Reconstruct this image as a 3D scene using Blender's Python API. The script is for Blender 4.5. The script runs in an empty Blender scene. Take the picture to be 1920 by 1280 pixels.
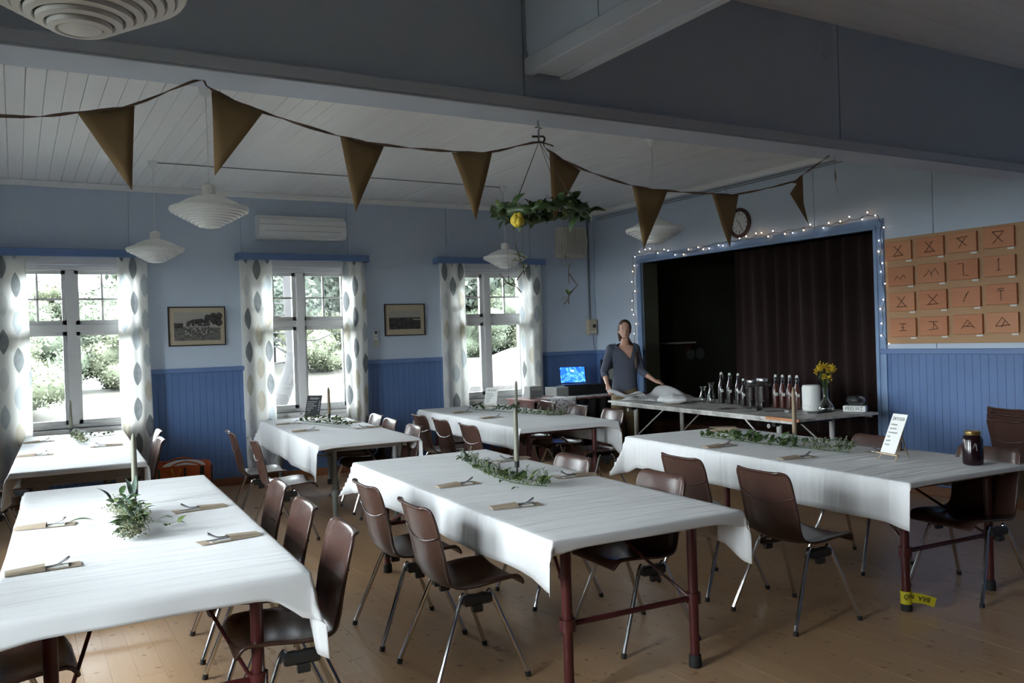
import bpy, math, random
import numpy as np
from mathutils import Vector, Matrix
random.seed(7); np.random.seed(7)
scene = bpy.context.scene
COL = scene.collection
R = math.radians
# ------------------------------------------------------------------ camera, sky, exposure
def cam_basis(yaw, pitch, roll):
    f = Vector((math.sin(yaw)*math.cos(pitch), math.cos(yaw)*math.cos(pitch), math.sin(pitch)))
    r0 = Vector((math.cos(yaw), -math.sin(yaw), 0)); u0 = r0.cross(f)
    return r0*math.cos(roll)+u0*math.sin(roll), -r0*math.sin(roll)+u0*math.cos(roll), f
cd = bpy.data.cameras.new('camera'); cam = bpy.data.objects.new('camera', cd); COL.objects.link(cam)
cr, cu, cf = cam_basis(.5306, -.00598, -.032516)
cam.matrix_world = Matrix(((cr.x, cu.x, -cf.x, 0), (cr.y, cu.y, -cf.y, 0), (cr.z, cu.z, -cf.z, 1.6), (0, 0, 0, 1)))
cd.sensor_width = 36; cd.lens = 1583.96/1920*36; cd.clip_start = .02; cd.clip_end = 400
scene.camera = cam
w = bpy.data.worlds.new('overcast_sky'); scene.world = w; w.use_nodes = True
bg = w.node_tree.nodes['Background']; bg.inputs[0].default_value = (.87, .94, 1.0, 1); bg.inputs[1].default_value = 16.0
vs = scene.view_settings; vs.view_transform = 'Standard'; vs.look = 'None'; vs.gamma = 1; vs.use_curve_mapping = False
vs.exposure = 1.84
cy = scene.cycles; cy.max_bounces = 10; cy.diffuse_bounces = 6; cy.glossy_bounces = 4; cy.transmission_bounces = 6; cy.transparent_max_bounces = 12
cy.use_denoising = True; cy.caustics_reflective = False; cy.caustics_refractive = False; cy.sample_clamp_indirect = 6.0
EX, NY, CZ, WX, SY = 7.3, 10.0, 3.37, -1.3, -3.2      # east wall, north wall, ceiling, west wall, south wall
HY0, HY1 = 3.30, 3.48                                   # header wall between the two rooms
WINS = [(-.105, 1.125), (2.34, 3.57), (4.895, 6.125)]    # windows of the north wall that the photo shows
WINN = WINS
WZ0, WZ1 = .78, 2.50
WWIN = [(1.9, 2.9), (3.8, 5.3), (7.1, 8.2)]           # west wall windows (outside the frame)
def portal(x, y, z, sx, sy, rot):
    l = bpy.data.lights.new('window_portal', 'AREA'); l.shape = 'RECTANGLE'; l.size = sx; l.size_y = sy; l.cycles.is_portal = True
    o = bpy.data.objects.new('window_portal', l); COL.objects.link(o); o.location = (x, y, z); o.rotation_euler = rot
for a, b in WINN: portal((a+b)/2, NY+.16, 1.65, 1.1, 1.7, (R(-90), 0, 0))
for a, b in WWIN: portal(WX-.16, (a+b)/2, 1.65, 1.2, 1.7, (R(90), 0, R(-90)))

# ------------------------------------------------------------------ node helpers and materials
class NT:
    def __init__(s, name):
        s.m = bpy.data.materials.new(name); s.m.use_nodes = True; s.t = s.m.node_tree; s.t.nodes.clear()
        s.out = s.n('ShaderNodeOutputMaterial')
    def n(s, k, **kw):
        x = s.t.nodes.new(k)
        for a, b in kw.items(): setattr(x, a, b)
        return x
    def l(s, a, b): s.t.links.new(a, b)
    def put(s, sock, v):
        if hasattr(v, 'links'): s.l(v, sock)
        else: sock.default_value = v
    def math(s, op, a, b=0.0, c=None):
        x = s.n('ShaderNodeMath', operation=op); s.put(x.inputs[0], a); s.put(x.inputs[1], b)
        if c is not None: s.put(x.inputs[2], c)
        return x.outputs[0]
    def mix(s, f, a, b):
        x = s.n('ShaderNodeMix', data_type='RGBA'); s.put(x.inputs[0], f)
        s.put(x.inputs[6], a if hasattr(a, 'links') else (*a, 1)); s.put(x.inputs[7], b if hasattr(b, 'links') else (*b, 1)); return x.outputs[2]
    def ramp(s, f, stops, interp='LINEAR'):
        x = s.n('ShaderNodeValToRGB'); s.l(f, x.inputs[0]); x.color_ramp.interpolation = interp
        e = x.color_ramp.elements
        while len(e) < len(stops): e.new(.5)
        for i, (p, c) in enumerate(stops): e[i].position = p; e[i].color = (*c, 1)
        return x.outputs[0]
    def coord(s, kind='Object', scale=(1, 1, 1), rot=(0, 0, 0)):
        tc = s.n('ShaderNodeTexCoord'); mp = s.n('ShaderNodeMapping'); s.l(tc.outputs[kind], mp.inputs[0])
        mp.inputs['Scale'].default_value = scale; mp.inputs['Rotation'].default_value = rot; return mp.outputs[0]
    def noise(s, co, sc, det=3, rough=.5, dist=0.0):
        x = s.n('ShaderNodeTexNoise'); s.l(co, x.inputs['Vector']); x.inputs['Scale'].default_value = sc
        x.inputs['Detail'].default_value = det; x.inputs['Roughness'].default_value = rough; x.inputs['Distortion'].default_value = dist; return x.outputs[0]
    def rnd(s): return s.n('ShaderNodeObjectInfo').outputs['Random']
    def prin(s, col, rough=.5, metal=0.0, bump=None, bstr=.2, bdist=.01, **kw):
        p = s.n('ShaderNodeBsdfPrincipled'); s.put(p.inputs['Base Color'], col if hasattr(col, 'links') else (*col, 1))
        s.put(p.inputs['Roughness'], rough); p.inputs['Metallic'].default_value = metal
        for k, v in kw.items(): s.put(p.inputs[k.replace('_', ' ')], v)
        if bump is not None:
            b = s.n('ShaderNodeBump'); b.inputs['Strength'].default_value = bstr; b.inputs['Distance'].default_value = bdist
            s.l(bump, b.inputs['Height']); s.l(b.outputs[0], p.inputs['Normal'])
        s.l(p.outputs[0], s.out.inputs[0]); return p
M = {}
def simple(name, col, rough=.5, metal=0.0, var=.12, sc=8.0, bstr=.08, **kw):
    t = NT(name); co = t.coord(); n = t.noise(co, sc, 4)
    c = t.mix(n, tuple(v*(1-var) for v in col), tuple(min(1, v*(1+var)) for v in col))
    t.prin(c, rough, metal, bump=n, bstr=bstr, **kw); M[name] = t.m; return t.m
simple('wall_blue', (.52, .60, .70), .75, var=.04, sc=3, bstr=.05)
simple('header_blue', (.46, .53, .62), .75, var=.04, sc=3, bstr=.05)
simple('wainscot_blue', (.10, .175, .36), .55, var=.1, sc=5)
simple('trim_blue', (.13, .21, .40), .5, var=.08)
simple('frame_blue', (.22, .33, .52), .5, var=.08)
simple('beam_paint', (.53, .58, .66), .6, var=.04)
simple('white_paint', (.86, .86, .85), .45, var=.03)
simple('white_plastic', (.78, .79, .77), .4, var=.02)
simple('lamp_plastic', (.80, .80, .77), .45, var=.02)
simple('dark_void', (.012, .011, .009), .9)
simple('dark_brown', (.07, .03, .018), .5)
simple('baseboard_brown', (.25, .10, .045), .4)
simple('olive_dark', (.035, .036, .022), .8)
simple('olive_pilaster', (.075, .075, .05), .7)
simple('black_plastic', (.012, .012, .013), .45)
simple('grey_plastic', (.22, .22, .21), .5)
simple('chair_plastic', (.055, .027, .021), .27, var=.08, sc=40, bstr=.06)
simple('bracket_plastic', (.02, .02, .02), .4)
simple('rubber', (.015, .015, .015), .7)
simple('chrome', (.62, .62, .60), .16, 1.0, var=.05)
simple('steel', (.60, .60, .62), .25, 1.0, var=.05)
simple('maroon_steel', (.075, .014, .014), .35, var=.2, sc=14)
simple('grey_steel', (.20, .21, .20), .4, .3, var=.12)
simple('grey_wood', (.22, .20, .18), .6, var=.2, sc=20)
simple('table_board', (.30, .22, .15), .6, var=.2)
simple('kraft', (.34, .27, .195), .85, var=.12, sc=30)
simple('flag_brown', (.23, .15, .065), .9, var=.06, sc=20)
simple('cord_brown', (.16, .10, .07), .9)
simple('candle_green', (.17, .165, .12), .45, var=.06)
simple('candle_brown', (.20, .135, .075), .45, var=.06)
simple('black_metal', (.012, .012, .013), .4)
simple('leaf_dark', (.038, .075, .022), .45, var=.35, sc=25)
simple('leaf_mid', (.085, .125, .03), .5, var=.3, sc=25)
simple('leaf_blue', (.10, .15, .115), .55, var=.25, sc=25)
simple('blossom', (.27, .275, .17), .8, var=.25, sc=60)
simple('blossom_violet', (.16, .17, .14), .8, var=.3, sc=60)
simple('yellow_flower', (.62, .46, .04), .6, var=.2, sc=20)
simple('goldenrod', (.55, .36, .01), .7, var=.2)
simple('twig', (.09, .07, .045), .8)
simple('pine_light', (.50, .38, .24), .55, var=.12)
simple('paper_white', (.75, .75, .72), .8, var=.03)
simple('chalkboard', (.03, .032, .035), .8)
simple('ink', (.03, .03, .03), .8)
simple('chalk', (.65, .65, .64), .9)
simple('brass', (.55, .40, .15), .3, 1.0)
simple('dark_wood', (.06, .025, .012), .4)
simple('passepartout', (.46, .39, .28), .9)
simple('orange_bag', (.50, .10, .025), .6, var=.2, sc=15)
simple('yellow_tape', (.60, .52, .02), .5)
simple('red_brown_panel', (.20, .09, .08), .5)
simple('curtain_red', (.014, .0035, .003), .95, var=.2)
simple('cream', (.60, .57, .50), .5, var=.06)
simple('juice_purple', (.02, .006, .010), .3)
simple('juice_red', (.10, .018, .010), .3)
simple('jam_dark', (.012, .004, .006), .15)
simple('skin', (.52, .30, .22), .5, var=.06, sc=20)
simple('lips', (.40, .14, .12), .5)
simple('eye_white', (.6, .6, .6), .3)
simple('hair_brown', (.06, .035, .022), .55, var=.3, sc=60, bstr=.4)
simple('trousers_khaki', (.16, .115, .06), .85, var=.12, sc=30)
simple('shoe_black', (.02, .02, .02), .5)
simple('bark_grey', (.011, .010, .0095), .9, var=.4, sc=6, bstr=.6)
simple('bark_brown', (.010, .008, .007), .9, var=.4, sc=6)
simple('foliage_a', (.038, .048, .028), .8, var=.2, sc=1.2)
simple('foliage_b', (.050, .057, .031), .8, var=.2, sc=1.2)
simple('foliage_c', (.030, .039, .028), .8, var=.2, sc=1.2)
simple('rock', (.034, .031, .029), .9, var=.3, sc=1.5, bstr=.5)
simple('map_frame', (.02, .014, .01), .4)
simple('cable_grey', (.18, .19, .2), .6)
simple('sheet_grey', (.55, .55, .55), .9)
simple('plate_grey', (.12, .12, .12), .6)
simple('label_white', (.65, .65, .62), .7)
def mk():
    t = NT('cloth_white'); co = t.coord(); n = t.noise(co, 1.6, 3, .5, .6); n2 = t.noise(t.coord(scale=(1, 9, 1), rot=(0, 0, R(72))), .9, 2, .4, 1.2); n3 = t.noise(co, 900, 2)
    h = t.math('ADD', t.math('MULTIPLY', n2, 1.0), t.math('MULTIPLY', n, .5)); h = t.math('ADD', h, t.math('MULTIPLY', n3, .01))
    t.prin(t.mix(n, (.64, .645, .65), (.70, .70, .70)), .8, bump=h, bstr=.55, bdist=.03, Sheen_Weight=.1); M['cloth_white'] = t.m
    t = NT('table_paint_white'); co = t.coord(); n = t.noise(co, 7, 5, .65); t.prin(t.ramp(n, [(.35, (.30, .29, .27)), (.6, (.62, .61, .58))]), .45, bump=n, bstr=.05); M['table_paint_white'] = t.m
    # pine floor plank: each plank differs a little
    t = NT('floor_pine'); r = t.rnd(); tc = t.n('ShaderNodeTexCoord'); mp = t.n('ShaderNodeMapping'); t.l(tc.outputs['Object'], mp.inputs[0])
    cx = t.n('ShaderNodeCombineXYZ'); t.l(t.math('MULTIPLY', r, 37.0), cx.inputs[0]); t.l(t.math('MULTIPLY', r, 91.0), cx.inputs[1]); t.l(cx.outputs[0], mp.inputs['Location'])
    v = mp.outputs[0]; m2 = t.n('ShaderNodeMapping'); t.l(v, m2.inputs[0]); m2.inputs['Scale'].default_value = (1, .06, 1)
    g = t.noise(m2.outputs[0], 60, 4, .6, .8); b = t.noise(v, 1.2, 3); k = t.noise(v, 19, 1, .3)
    c = t.mix(g, (.38, .225, .115), (.53, .345, .19)); c = t.mix(t.math('MULTIPLY', b, .5), c, (.42, .25, .14)); c = t.mix(t.math('MULTIPLY', r, .25), c, (.62, .42, .24))
    knot = t.ramp(k, [(.69, (0, 0, 0)), (.73, (1, 1, 1))]); c = t.mix(t.math('MULTIPLY', knot, .6), c, (.13, .055, .02))
    t.prin(c, t.math('ADD', t.math('MULTIPLY', b, .25), .20), bump=g, bstr=.06); M['floor_pine'] = t.m
    t = NT('ceiling_paint'); co = t.coord(); n = t.noise(co, 4, 3); r = t.rnd()
    t.prin(t.mix(r, (.83, .825, .81), (.88, .875, .86)), .5, bump=n, bstr=.03); M['ceiling_paint'] = t.m
    t = NT('board_ply'); co = t.coord(scale=(1, .15, 1)); n = t.noise(co, 30, 4, .6, 1); t.prin(t.mix(n, (.36, .20, .095), (.48, .285, .145)), .6, bump=n, bstr=.04); M['board_ply'] = t.m
    t = NT('plaque_pine'); r = t.rnd(); co = t.coord(scale=(1, .35, 5)); n = t.noise(co, 9, 4, .6, 1.5)
    c = t.mix(n, (.34, .11, .04), (.56, .21, .085)); c = t.mix(t.math('MULTIPLY', r, .3), c, (.60, .33, .17)); t.prin(c, .5, bump=n, bstr=.05); M['plaque_pine'] = t.m
    # sweater with fine stripes
    t = NT('sweater_grey'); tc = t.n('ShaderNodeTexCoord'); sp = t.n('ShaderNodeSeparateXYZ'); t.l(tc.outputs['Object'], sp.inputs[0])
    s = t.math('SINE', t.math('MULTIPLY', sp.outputs[2], 420.0)); t.prin(t.mix(t.math('MULTIPLY', t.math('ADD', s, 1.0), .5), (.05, .057, .085), (.085, .093, .125)), .9, bump=s, bstr=.15, bdist=.003); M['sweater_grey'] = t.m
    # glass panes
    t = NT('pane_glass'); a = t.n('ShaderNodeBsdfTransparent'); g = t.n('ShaderNodeBsdfGlossy'); g.inputs['Roughness'].default_value = .02
    a.inputs[0].default_value = (.97, .985, .98, 1); mx = t.n('ShaderNodeMixShader'); fr = t.n('ShaderNodeFresnel'); fr.inputs[0].default_value = 1.45
    t.l(fr.outputs[0], mx.inputs[0]); t.l(a.outputs[0], mx.inputs[1]); t.l(g.outputs[0], mx.inputs[2]); t.l(mx.outputs[0], t.out.inputs[0]); M['pane_glass'] = t.m
    t = NT('bottle_glass'); a = t.n('ShaderNodeBsdfTransparent'); g = t.n('ShaderNodeBsdfGlossy'); g.inputs['Roughness'].default_value = .05; a.inputs[0].default_value = (.85, .88, .86, 1)
    mx = t.n('ShaderNodeMixShader'); lw = t.n('ShaderNodeLayerWeight'); lw.inputs[0].default_value = .35; t.l(lw.outputs['Facing'], mx.inputs[0]); t.l(a.outputs[0], mx.inputs[1]); t.l(g.outputs[0], mx.inputs[2]); t.l(mx.outputs[0], t.out.inputs[0]); M['bottle_glass'] = t.m
    t = NT('clear_glass'); a = t.n('ShaderNodeBsdfTransparent'); g = t.n('ShaderNodeBsdfGlossy'); g.inputs['Roughness'].default_value = .08; a.inputs[0].default_value = (.9, .92, .9, 1)
    mx = t.n('ShaderNodeMixShader'); lw = t.n('ShaderNodeLayerWeight'); lw.inputs[0].default_value = .62; t.l(lw.outputs['Facing'], mx.inputs[0]); t.l(a.outputs[0], mx.inputs[1]); t.l(g.outputs[0], mx.inputs[2]); t.l(mx.outputs[0], t.out.inputs[0]); M['clear_glass'] = t.m
    # laptop picture, bulbs
    t = NT('screen_blue'); co = t.coord('Object'); n = t.noise(co, 7, 3, .5, 2.0); c = t.ramp(n, [(.3, (.01, .05, .5)), (.5, (.02, .14, .85)), (.58, (.10, .32, 1)), (.64, (.02, .12, .8))])
    e = t.n('ShaderNodeEmission'); t.l(c, e.inputs[0]); e.inputs[1].default_value = .9; t.l(e.outputs[0], t.out.inputs[0]); M['screen_blue'] = t.m
    for nm, c, s in (('bulb_warm', (1, .58, .30), 4), ('bulb_white', (1, .84, .74), 4.5), ('screen_text', (.9, .95, 1), 1.5)):
        t = NT(nm); e = t.n('ShaderNodeEmission'); e.inputs[0].default_value = (*c, 1); e.inputs[1].default_value = s; t.l(e.outputs[0], t.out.inputs[0]); M[nm] = t.m
    # printed curtain: staggered lens shaped leaves on a translucent white cloth
    t = NT('curtain_leaf'); tc = t.n('ShaderNodeTexCoord'); sp = t.n('ShaderNodeSeparateXYZ'); t.l(tc.outputs['UV'], sp.inputs[0]); U, V = sp.outputs[0], sp.outputs[1]
    oi = t.rnd(); U = t.math('ADD', U, t.math('MULTIPLY', t.math('FLOOR', t.math('MULTIPLY', oi, 9)), .14))
    cu_ = t.math('DIVIDE', U, .14); col = t.math('FLOOR', cu_); par = t.math('MODULO', t.math('ADD', col, 100.0), 2.0)
    rv = t.math('ADD', t.math('DIVIDE', V, .38), t.math('MULTIPLY', par, .5)); row = t.math('FLOOR', rv)
    lx = t.math('MULTIPLY', t.math('ABSOLUTE', t.math('SUBTRACT', t.math('FRACT', cu_), .5)), .14)
    ly = t.math('MULTIPLY', t.math('SUBTRACT', t.math('FRACT', rv), .5), .38)
    q = t.math('POWER', t.math('DIVIDE', ly, .13), 2.0); lim = t.math('MULTIPLY', t.math('SUBTRACT', 1.0, q), .050)
    mask = t.math('LESS_THAN', lx, lim)
    cb = t.n('ShaderNodeCombineXYZ'); t.l(col, cb.inputs[0]); t.l(row, cb.inputs[1]); t.l(t.math('MULTIPLY', oi, 5.0), cb.inputs[2])
    wn = t.n('ShaderNodeTexWhiteNoise'); t.l(cb.outputs[0], wn.inputs[0])
    lc = t.ramp(wn.outputs[0], [(0, (.17, .19, .20)), (.36, (.50, .55, .57)), (.60, (.72, .72, .69)), (.82, (.62, .57, .45))], 'CONSTANT')
    n = t.noise(tc.outputs['UV'], 14, 3); lc = t.mix(t.math('MULTIPLY', n, .3), lc, (.8, .8, .78)); c = t.mix(mask, (.86, .85, .81), lc)
    d = t.n('ShaderNodeBsdfDiffuse'); tr = t.n('ShaderNodeBsdfTranslucent'); t.l(c, d.inputs[0]); t.l(c, tr.inputs[0])
    mx = t.n('ShaderNodeMixShader'); mx.inputs[0].default_value = .55; t.l(d.outputs[0], mx.inputs[1]); t.l(tr.outputs[0], mx.inputs[2]); t.l(mx.outputs[0], t.out.inputs[0]); M['curtain_leaf'] = t.m
    # dry meadow
    t = NT('meadow'); co = t.coord(); n = t.noise(co, .5, 5, .6); n2 = t.noise(co, 6, 3)
    t.prin(t.mix(n2, t.ramp(n, [(.4, (.030, .028, .018)), (.52, (.042, .040, .032)), (.65, (.016, .019, .010))]), (.036, .034, .024)), .95, bump=n2, bstr=.5); M['meadow'] = t.m
    # old photographs (flat prints)
    t = NT('photo_print_sky'); co = t.coord(); n = t.noise(co, 9, 3); t.prin(t.mix(n, (.30, .28, .25), (.42, .40, .36)), .6); M['photo_print_sky'] = t.m
    t = NT('photo_print_dark'); co = t.coord(); n = t.noise(co, 26, 5, .7); t.prin(t.ramp(n, [(.35, (.01, .01, .009)), (.65, (.09, .085, .075))]), .6); M['photo_print_dark'] = t.m
    t = NT('photo_print_grass'); co = t.coord(scale=(1, 1, 3)); n = t.noise(co, 30, 5, .7); t.prin(t.ramp(n, [(.35, (.05, .048, .042)), (.65, (.22, .21, .18))]), .6); M['photo_print_grass'] = t.m
    # doodle printed cloth
    t = NT('doodle_cloth'); co = t.coord(); v = t.n('ShaderNodeTexVoronoi', feature='DISTANCE_TO_EDGE'); t.l(co, v.inputs['Vector']); v.inputs['Scale'].default_value = 22
    n = t.noise(co, 30, 2); k = t.math('MULTIPLY', t.math('LESS_THAN', v.outputs[0], .07), t.math('GREATER_THAN', n, .5)); t.prin(t.mix(k, (.8, .8, .8), (.03, .03, .03)), .8); M['doodle_cloth'] = t.m
mk()

# ------------------------------------------------------------------ mesh helpers
class MB:
    def __init__(s): s.v = []; s.f = []; s.uv = {}
    def add(s, vs, fs):
        o = len(s.v); s.v += [tuple(p) for p in vs]; s.f += [tuple(i+o for i in q) for q in fs]; return s
    def box(s, x0, x1, y0, y1, z0, z1, c=0.0):
        if c <= 0:
            P = [(x, y, z) for z in (z0, z1) for x, y in ((x0, y0), (x1, y0), (x1, y1), (x0, y1))]
            return s.add(P, [(3, 2, 1, 0), (4, 5, 6, 7), (0, 1, 5, 4), (1, 2, 6, 5), (2, 3, 7, 6), (3, 0, 4, 7)])
        P = []
        for z, k in ((z0, c), (z0+c, 0), (z1-c, 0), (z1, c)):
            P += [(x0+k, y0+k, z), (x1-k, y0+k, z), (x1-k, y1-k, z), (x0+k, y1-k, z)]
        F = [(3, 2, 1, 0), (12, 13, 14, 15)]
        for r in range(3):
            for i in range(4): F.append((r*4+i, r*4+(i+1) % 4, r*4+4+(i+1) % 4, r*4+4+i))
        return s.add(P, F)
    def tube(s, pts, r, n=8, cap=True, up=None):
        pts = [Vector(p) for p in pts]; rs = r if isinstance(r, (list, tuple)) else [r]*len(pts); P = []; prev = None
        for i, p in enumerate(pts):
            d = (pts[min(i+1, len(pts)-1)]-pts[max(i-1, 0)]).normalized()
            if prev is None: a = d.cross(Vector((0, 0, 1)) if abs(d.z) < .95 else Vector((1, 0, 0))).normalized()
            else: a = (prev-d*prev.dot(d)).normalized()
            prev = a; b = d.cross(a)
            P += [p+(a*math.cos(t)+b*math.sin(t))*rs[i] for t in [2*math.pi*k/n for k in range(n)]]
        F = []
        for i in range(len(pts)-1):
            for k in range(n): F.append((i*n+k, i*n+(k+1) % n, (i+1)*n+(k+1) % n, (i+1)*n+k))
        if cap: F += [tuple(range(n))[::-1], tuple(range((len(pts)-1)*n, len(pts)*n))]
        return s.add(P, F)
    def lathe(s, prof, n=24, c=(0, 0, 0), cap=True):
        P = []; m = len(prof)
        for r, z in prof: P += [(c[0]+r*math.cos(2*math.pi*k/n), c[1]+r*math.sin(2*math.pi*k/n), c[2]+z) for k in range(n)]
        F = [(i*n+k, i*n+(k+1) % n, (i+1)*n+(k+1) % n, (i+1)*n+k) for i in range(m-1) for k in range(n)]
        if cap:
            if prof[0][0] > 1e-5: F.append(tuple(range(n))[::-1])
            if prof[-1][0] > 1e-5: F.append(tuple(range((m-1)*n, m*n)))
        return s.add(P, F)
    def ell(s, c, r, n=12, m=8):
        return s.lathe_e(c, r, n, m)
    def lathe_e(s, c, r, n, m):
        P = []
        for i in range(m+1):
            a = -math.pi/2+math.pi*i/m; rr = max(math.cos(a), .001)
            P += [(c[0]+r[0]*rr*math.cos(2*math.pi*k/n), c[1]+r[1]*rr*math.sin(2*math.pi*k/n), c[2]+r[2]*math.sin(a)) for k in range(n)]
        F = [(i*n+k, i*n+(k+1) % n, (i+1)*n+(k+1) % n, (i+1)*n+k) for i in range(m) for k in range(n)]
        F += [tuple(range(n))[::-1], tuple(range(m*n, (m+1)*n))]
        return s.add(P, F)
    def prism(s, poly, y0, y1):     # polygon in xz, extruded along y
        n = len(poly); P = [(x, y0, z) for x, z in poly]+[(x, y1, z) for x, z in poly]
        return s.add(P, [tuple(range(n)), tuple(range(n, 2*n))[::-1]]+[(i, i+n, (i+1) % n+n, (i+1) % n) for i in range(n)])
    def xf(s, mat):
        s.v = [tuple(mat @ Vector(p)) for p in s.v]; return s
    def mesh(s, name, mat, smooth=False):
        me = bpy.data.meshes.new(name); me.from_pydata(s.v, [], s.f); me.materials.append(M[mat] if isinstance(mat, str) else mat)
        me.update()
        if smooth:
            me.shade_smooth() if smooth is True else me.shade_auto_smooth() if hasattr(me, 'shade_auto_smooth') else me.shade_smooth()
        return me
    def build(s, name, mat, parent=None, smooth=False, loc=None):
        me = s.mesh(name, mat, smooth); return link(name, me, parent, loc, auto=(smooth == 'auto'))
def link(name, me, parent=None, loc=None, rot=None, auto=False):
    o = bpy.data.objects.new(name, me); COL.objects.link(o)
    if parent is not None: o.parent = parent
    if loc is not None: o.location = loc
    if rot is not None: o.rotation_euler = rot
    if auto:
        me.shade_smooth(); 
        try: me.set_sharp_from_angle(angle=R(35))
        except Exception: pass
    return o
def tag(o, label=None, cat=None, group=None, kind=None):
    if label: o['label'] = label
    if cat: o['category'] = cat
    if group: o['group'] = group
    if kind: o['kind'] = kind
    return o
def empty(name, loc=(0, 0, 0), rz=0.0, label=None, cat=None, group=None, kind=None, parent=None):
    o = bpy.data.objects.new(name, None); COL.objects.link(o); o.location = loc; o.rotation_euler = (0, 0, rz); o.empty_display_size = .1
    if parent: o.parent = parent
    return tag(o, label, cat, group, kind)
def copy_tree(o, parent=None):
    c = o.copy(); COL.objects.link(c)
    if parent: c.parent = parent; c.matrix_parent_inverse = o.matrix_parent_inverse.copy()
    for ch in KIDS.get(o.name, [x for x in o.children]): copy_tree(ch, c)
    return c
KIDS = {}
def solid(o, t, off=0.0):
    m = o.modifiers.new('thickness', 'SOLIDIFY'); m.thickness = t; m.offset = off; return o
def bevel(o, wd, seg=2):
    m = o.modifiers.new('bevel', 'BEVEL'); m.width = wd; m.segments = seg; m.limit_method = 'ANGLE'; return o
def text(body, size, mat, parent, mtx, name='lettering', ext=.0004, shear=0.0, sx=1.0):
    cu = bpy.data.curves.new(name, 'FONT'); cu.body = body; cu.size = size; cu.extrude = ext; cu.align_x = 'CENTER'; cu.align_y = 'CENTER'; cu.shear = shear; cu.resolution_u = 3
    o = bpy.data.objects.new(name, cu); COL.objects.link(o); dg = bpy.context.evaluated_depsgraph_get(); dg.update()
    me = bpy.data.meshes.new_from_object(o.evaluated_get(dg)); bpy.data.objects.remove(o); me.materials.clear(); me.materials.append(M[mat])
    n = link(name, me, parent); n.matrix_local = mtx @ Matrix.Diagonal((sx, 1, 1, 1)); return n
def smoothpath(pts, k=4):
    P = [Vector(p) for p in pts]; out = []
    for i in range(len(P)-1):
        a, b, c, d = P[max(i-1, 0)], P[i], P[i+1], P[min(i+2, len(P)-1)]
        for j in range(k):
            t = j/k; out.append(.5*((2*b)+(c-a)*t+(2*a-5*b+4*c-d)*t*t+(3*b-a-3*c+d)*t**3))
    out.append(P[-1]); return out

# ------------------------------------------------------------------ room shell
fl = MB().box(WX-.1, EX+.1, SY-.1, NY+.1, -.12, -.022).build('floor', 'dark_brown'); tag(fl, kind='structure')
PW = .118; x = WX; i = 0; pm = {}
while x < EX-.01:
    cuts = [SY, SY+random.uniform(1.2, 5.5)]
    while cuts[-1] < NY-2.5: cuts.append(cuts[-1]+random.uniform(4.2, 5.6))
    cuts.append(NY) if NY-cuts[-1] > .8 else cuts.__setitem__(-1, NY)
    x1 = min(x+PW, EX)
    for a, b in zip(cuts[:-1], cuts[1:]):
        dz = random.uniform(-.0004, .0004)
        MB().box(x+.0006, x1-.0006, a+.0006, b-.0006, -.022, dz).build('plank', 'floor_pine', fl)
    x = x1
# ceiling: boards run north-south over the hall, east-west over the near part
ce = MB().box(WX-.1, EX+.1, SY-.1, NY+.1, CZ+.02, CZ+.12).build('ceiling', 'white_paint'); tag(ce, kind='structure')
x = WX
while x < EX-.01:
    x1 = min(x+.117, EX); MB().box(x+.0012, x1-.0012, HY1-.08, NY, CZ+random.uniform(-.0008, .0008), CZ+.02, .002).build('ceiling_board', 'ceiling_paint', ce); x = x1
y = SY
while y < HY0-.01:
    y1 = min(y+.117, HY0+.05); MB().box(WX, EX, y+.0015, y1-.0015, CZ+random.uniform(-.001, .001), CZ+.02, .003).build('ceiling_board', 'ceiling_paint', ce); y = y1
def wall_cells(u0, u1, z0, z1, holes):
    us = sorted({u0, u1} | {h for a in holes for h in a[:2] if u0 < h < u1}); zs = sorted({z0, z1} | {h for a in holes for h in a[2:] if z0 < h < z1}); rows = []
    for c, d in zip(zs[:-1], zs[1:]):
        runs = []
        for a, b in zip(us[:-1], us[1:]):
            if any(h[0] < (a+b)/2 < h[1] and h[2] < (c+d)/2 < h[3] for h in holes): continue
            if runs and abs(runs[-1][1]-a) < 1e-9: runs[-1] = (runs[-1][0], b)
            else: runs.append((a, b))
        if rows and rows[-1][2] == runs: rows[-1][1] = d
        else: rows.append([c, d, runs])
    return [(a, b, c, d) for c, d, runs in rows for a, b in runs]
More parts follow.
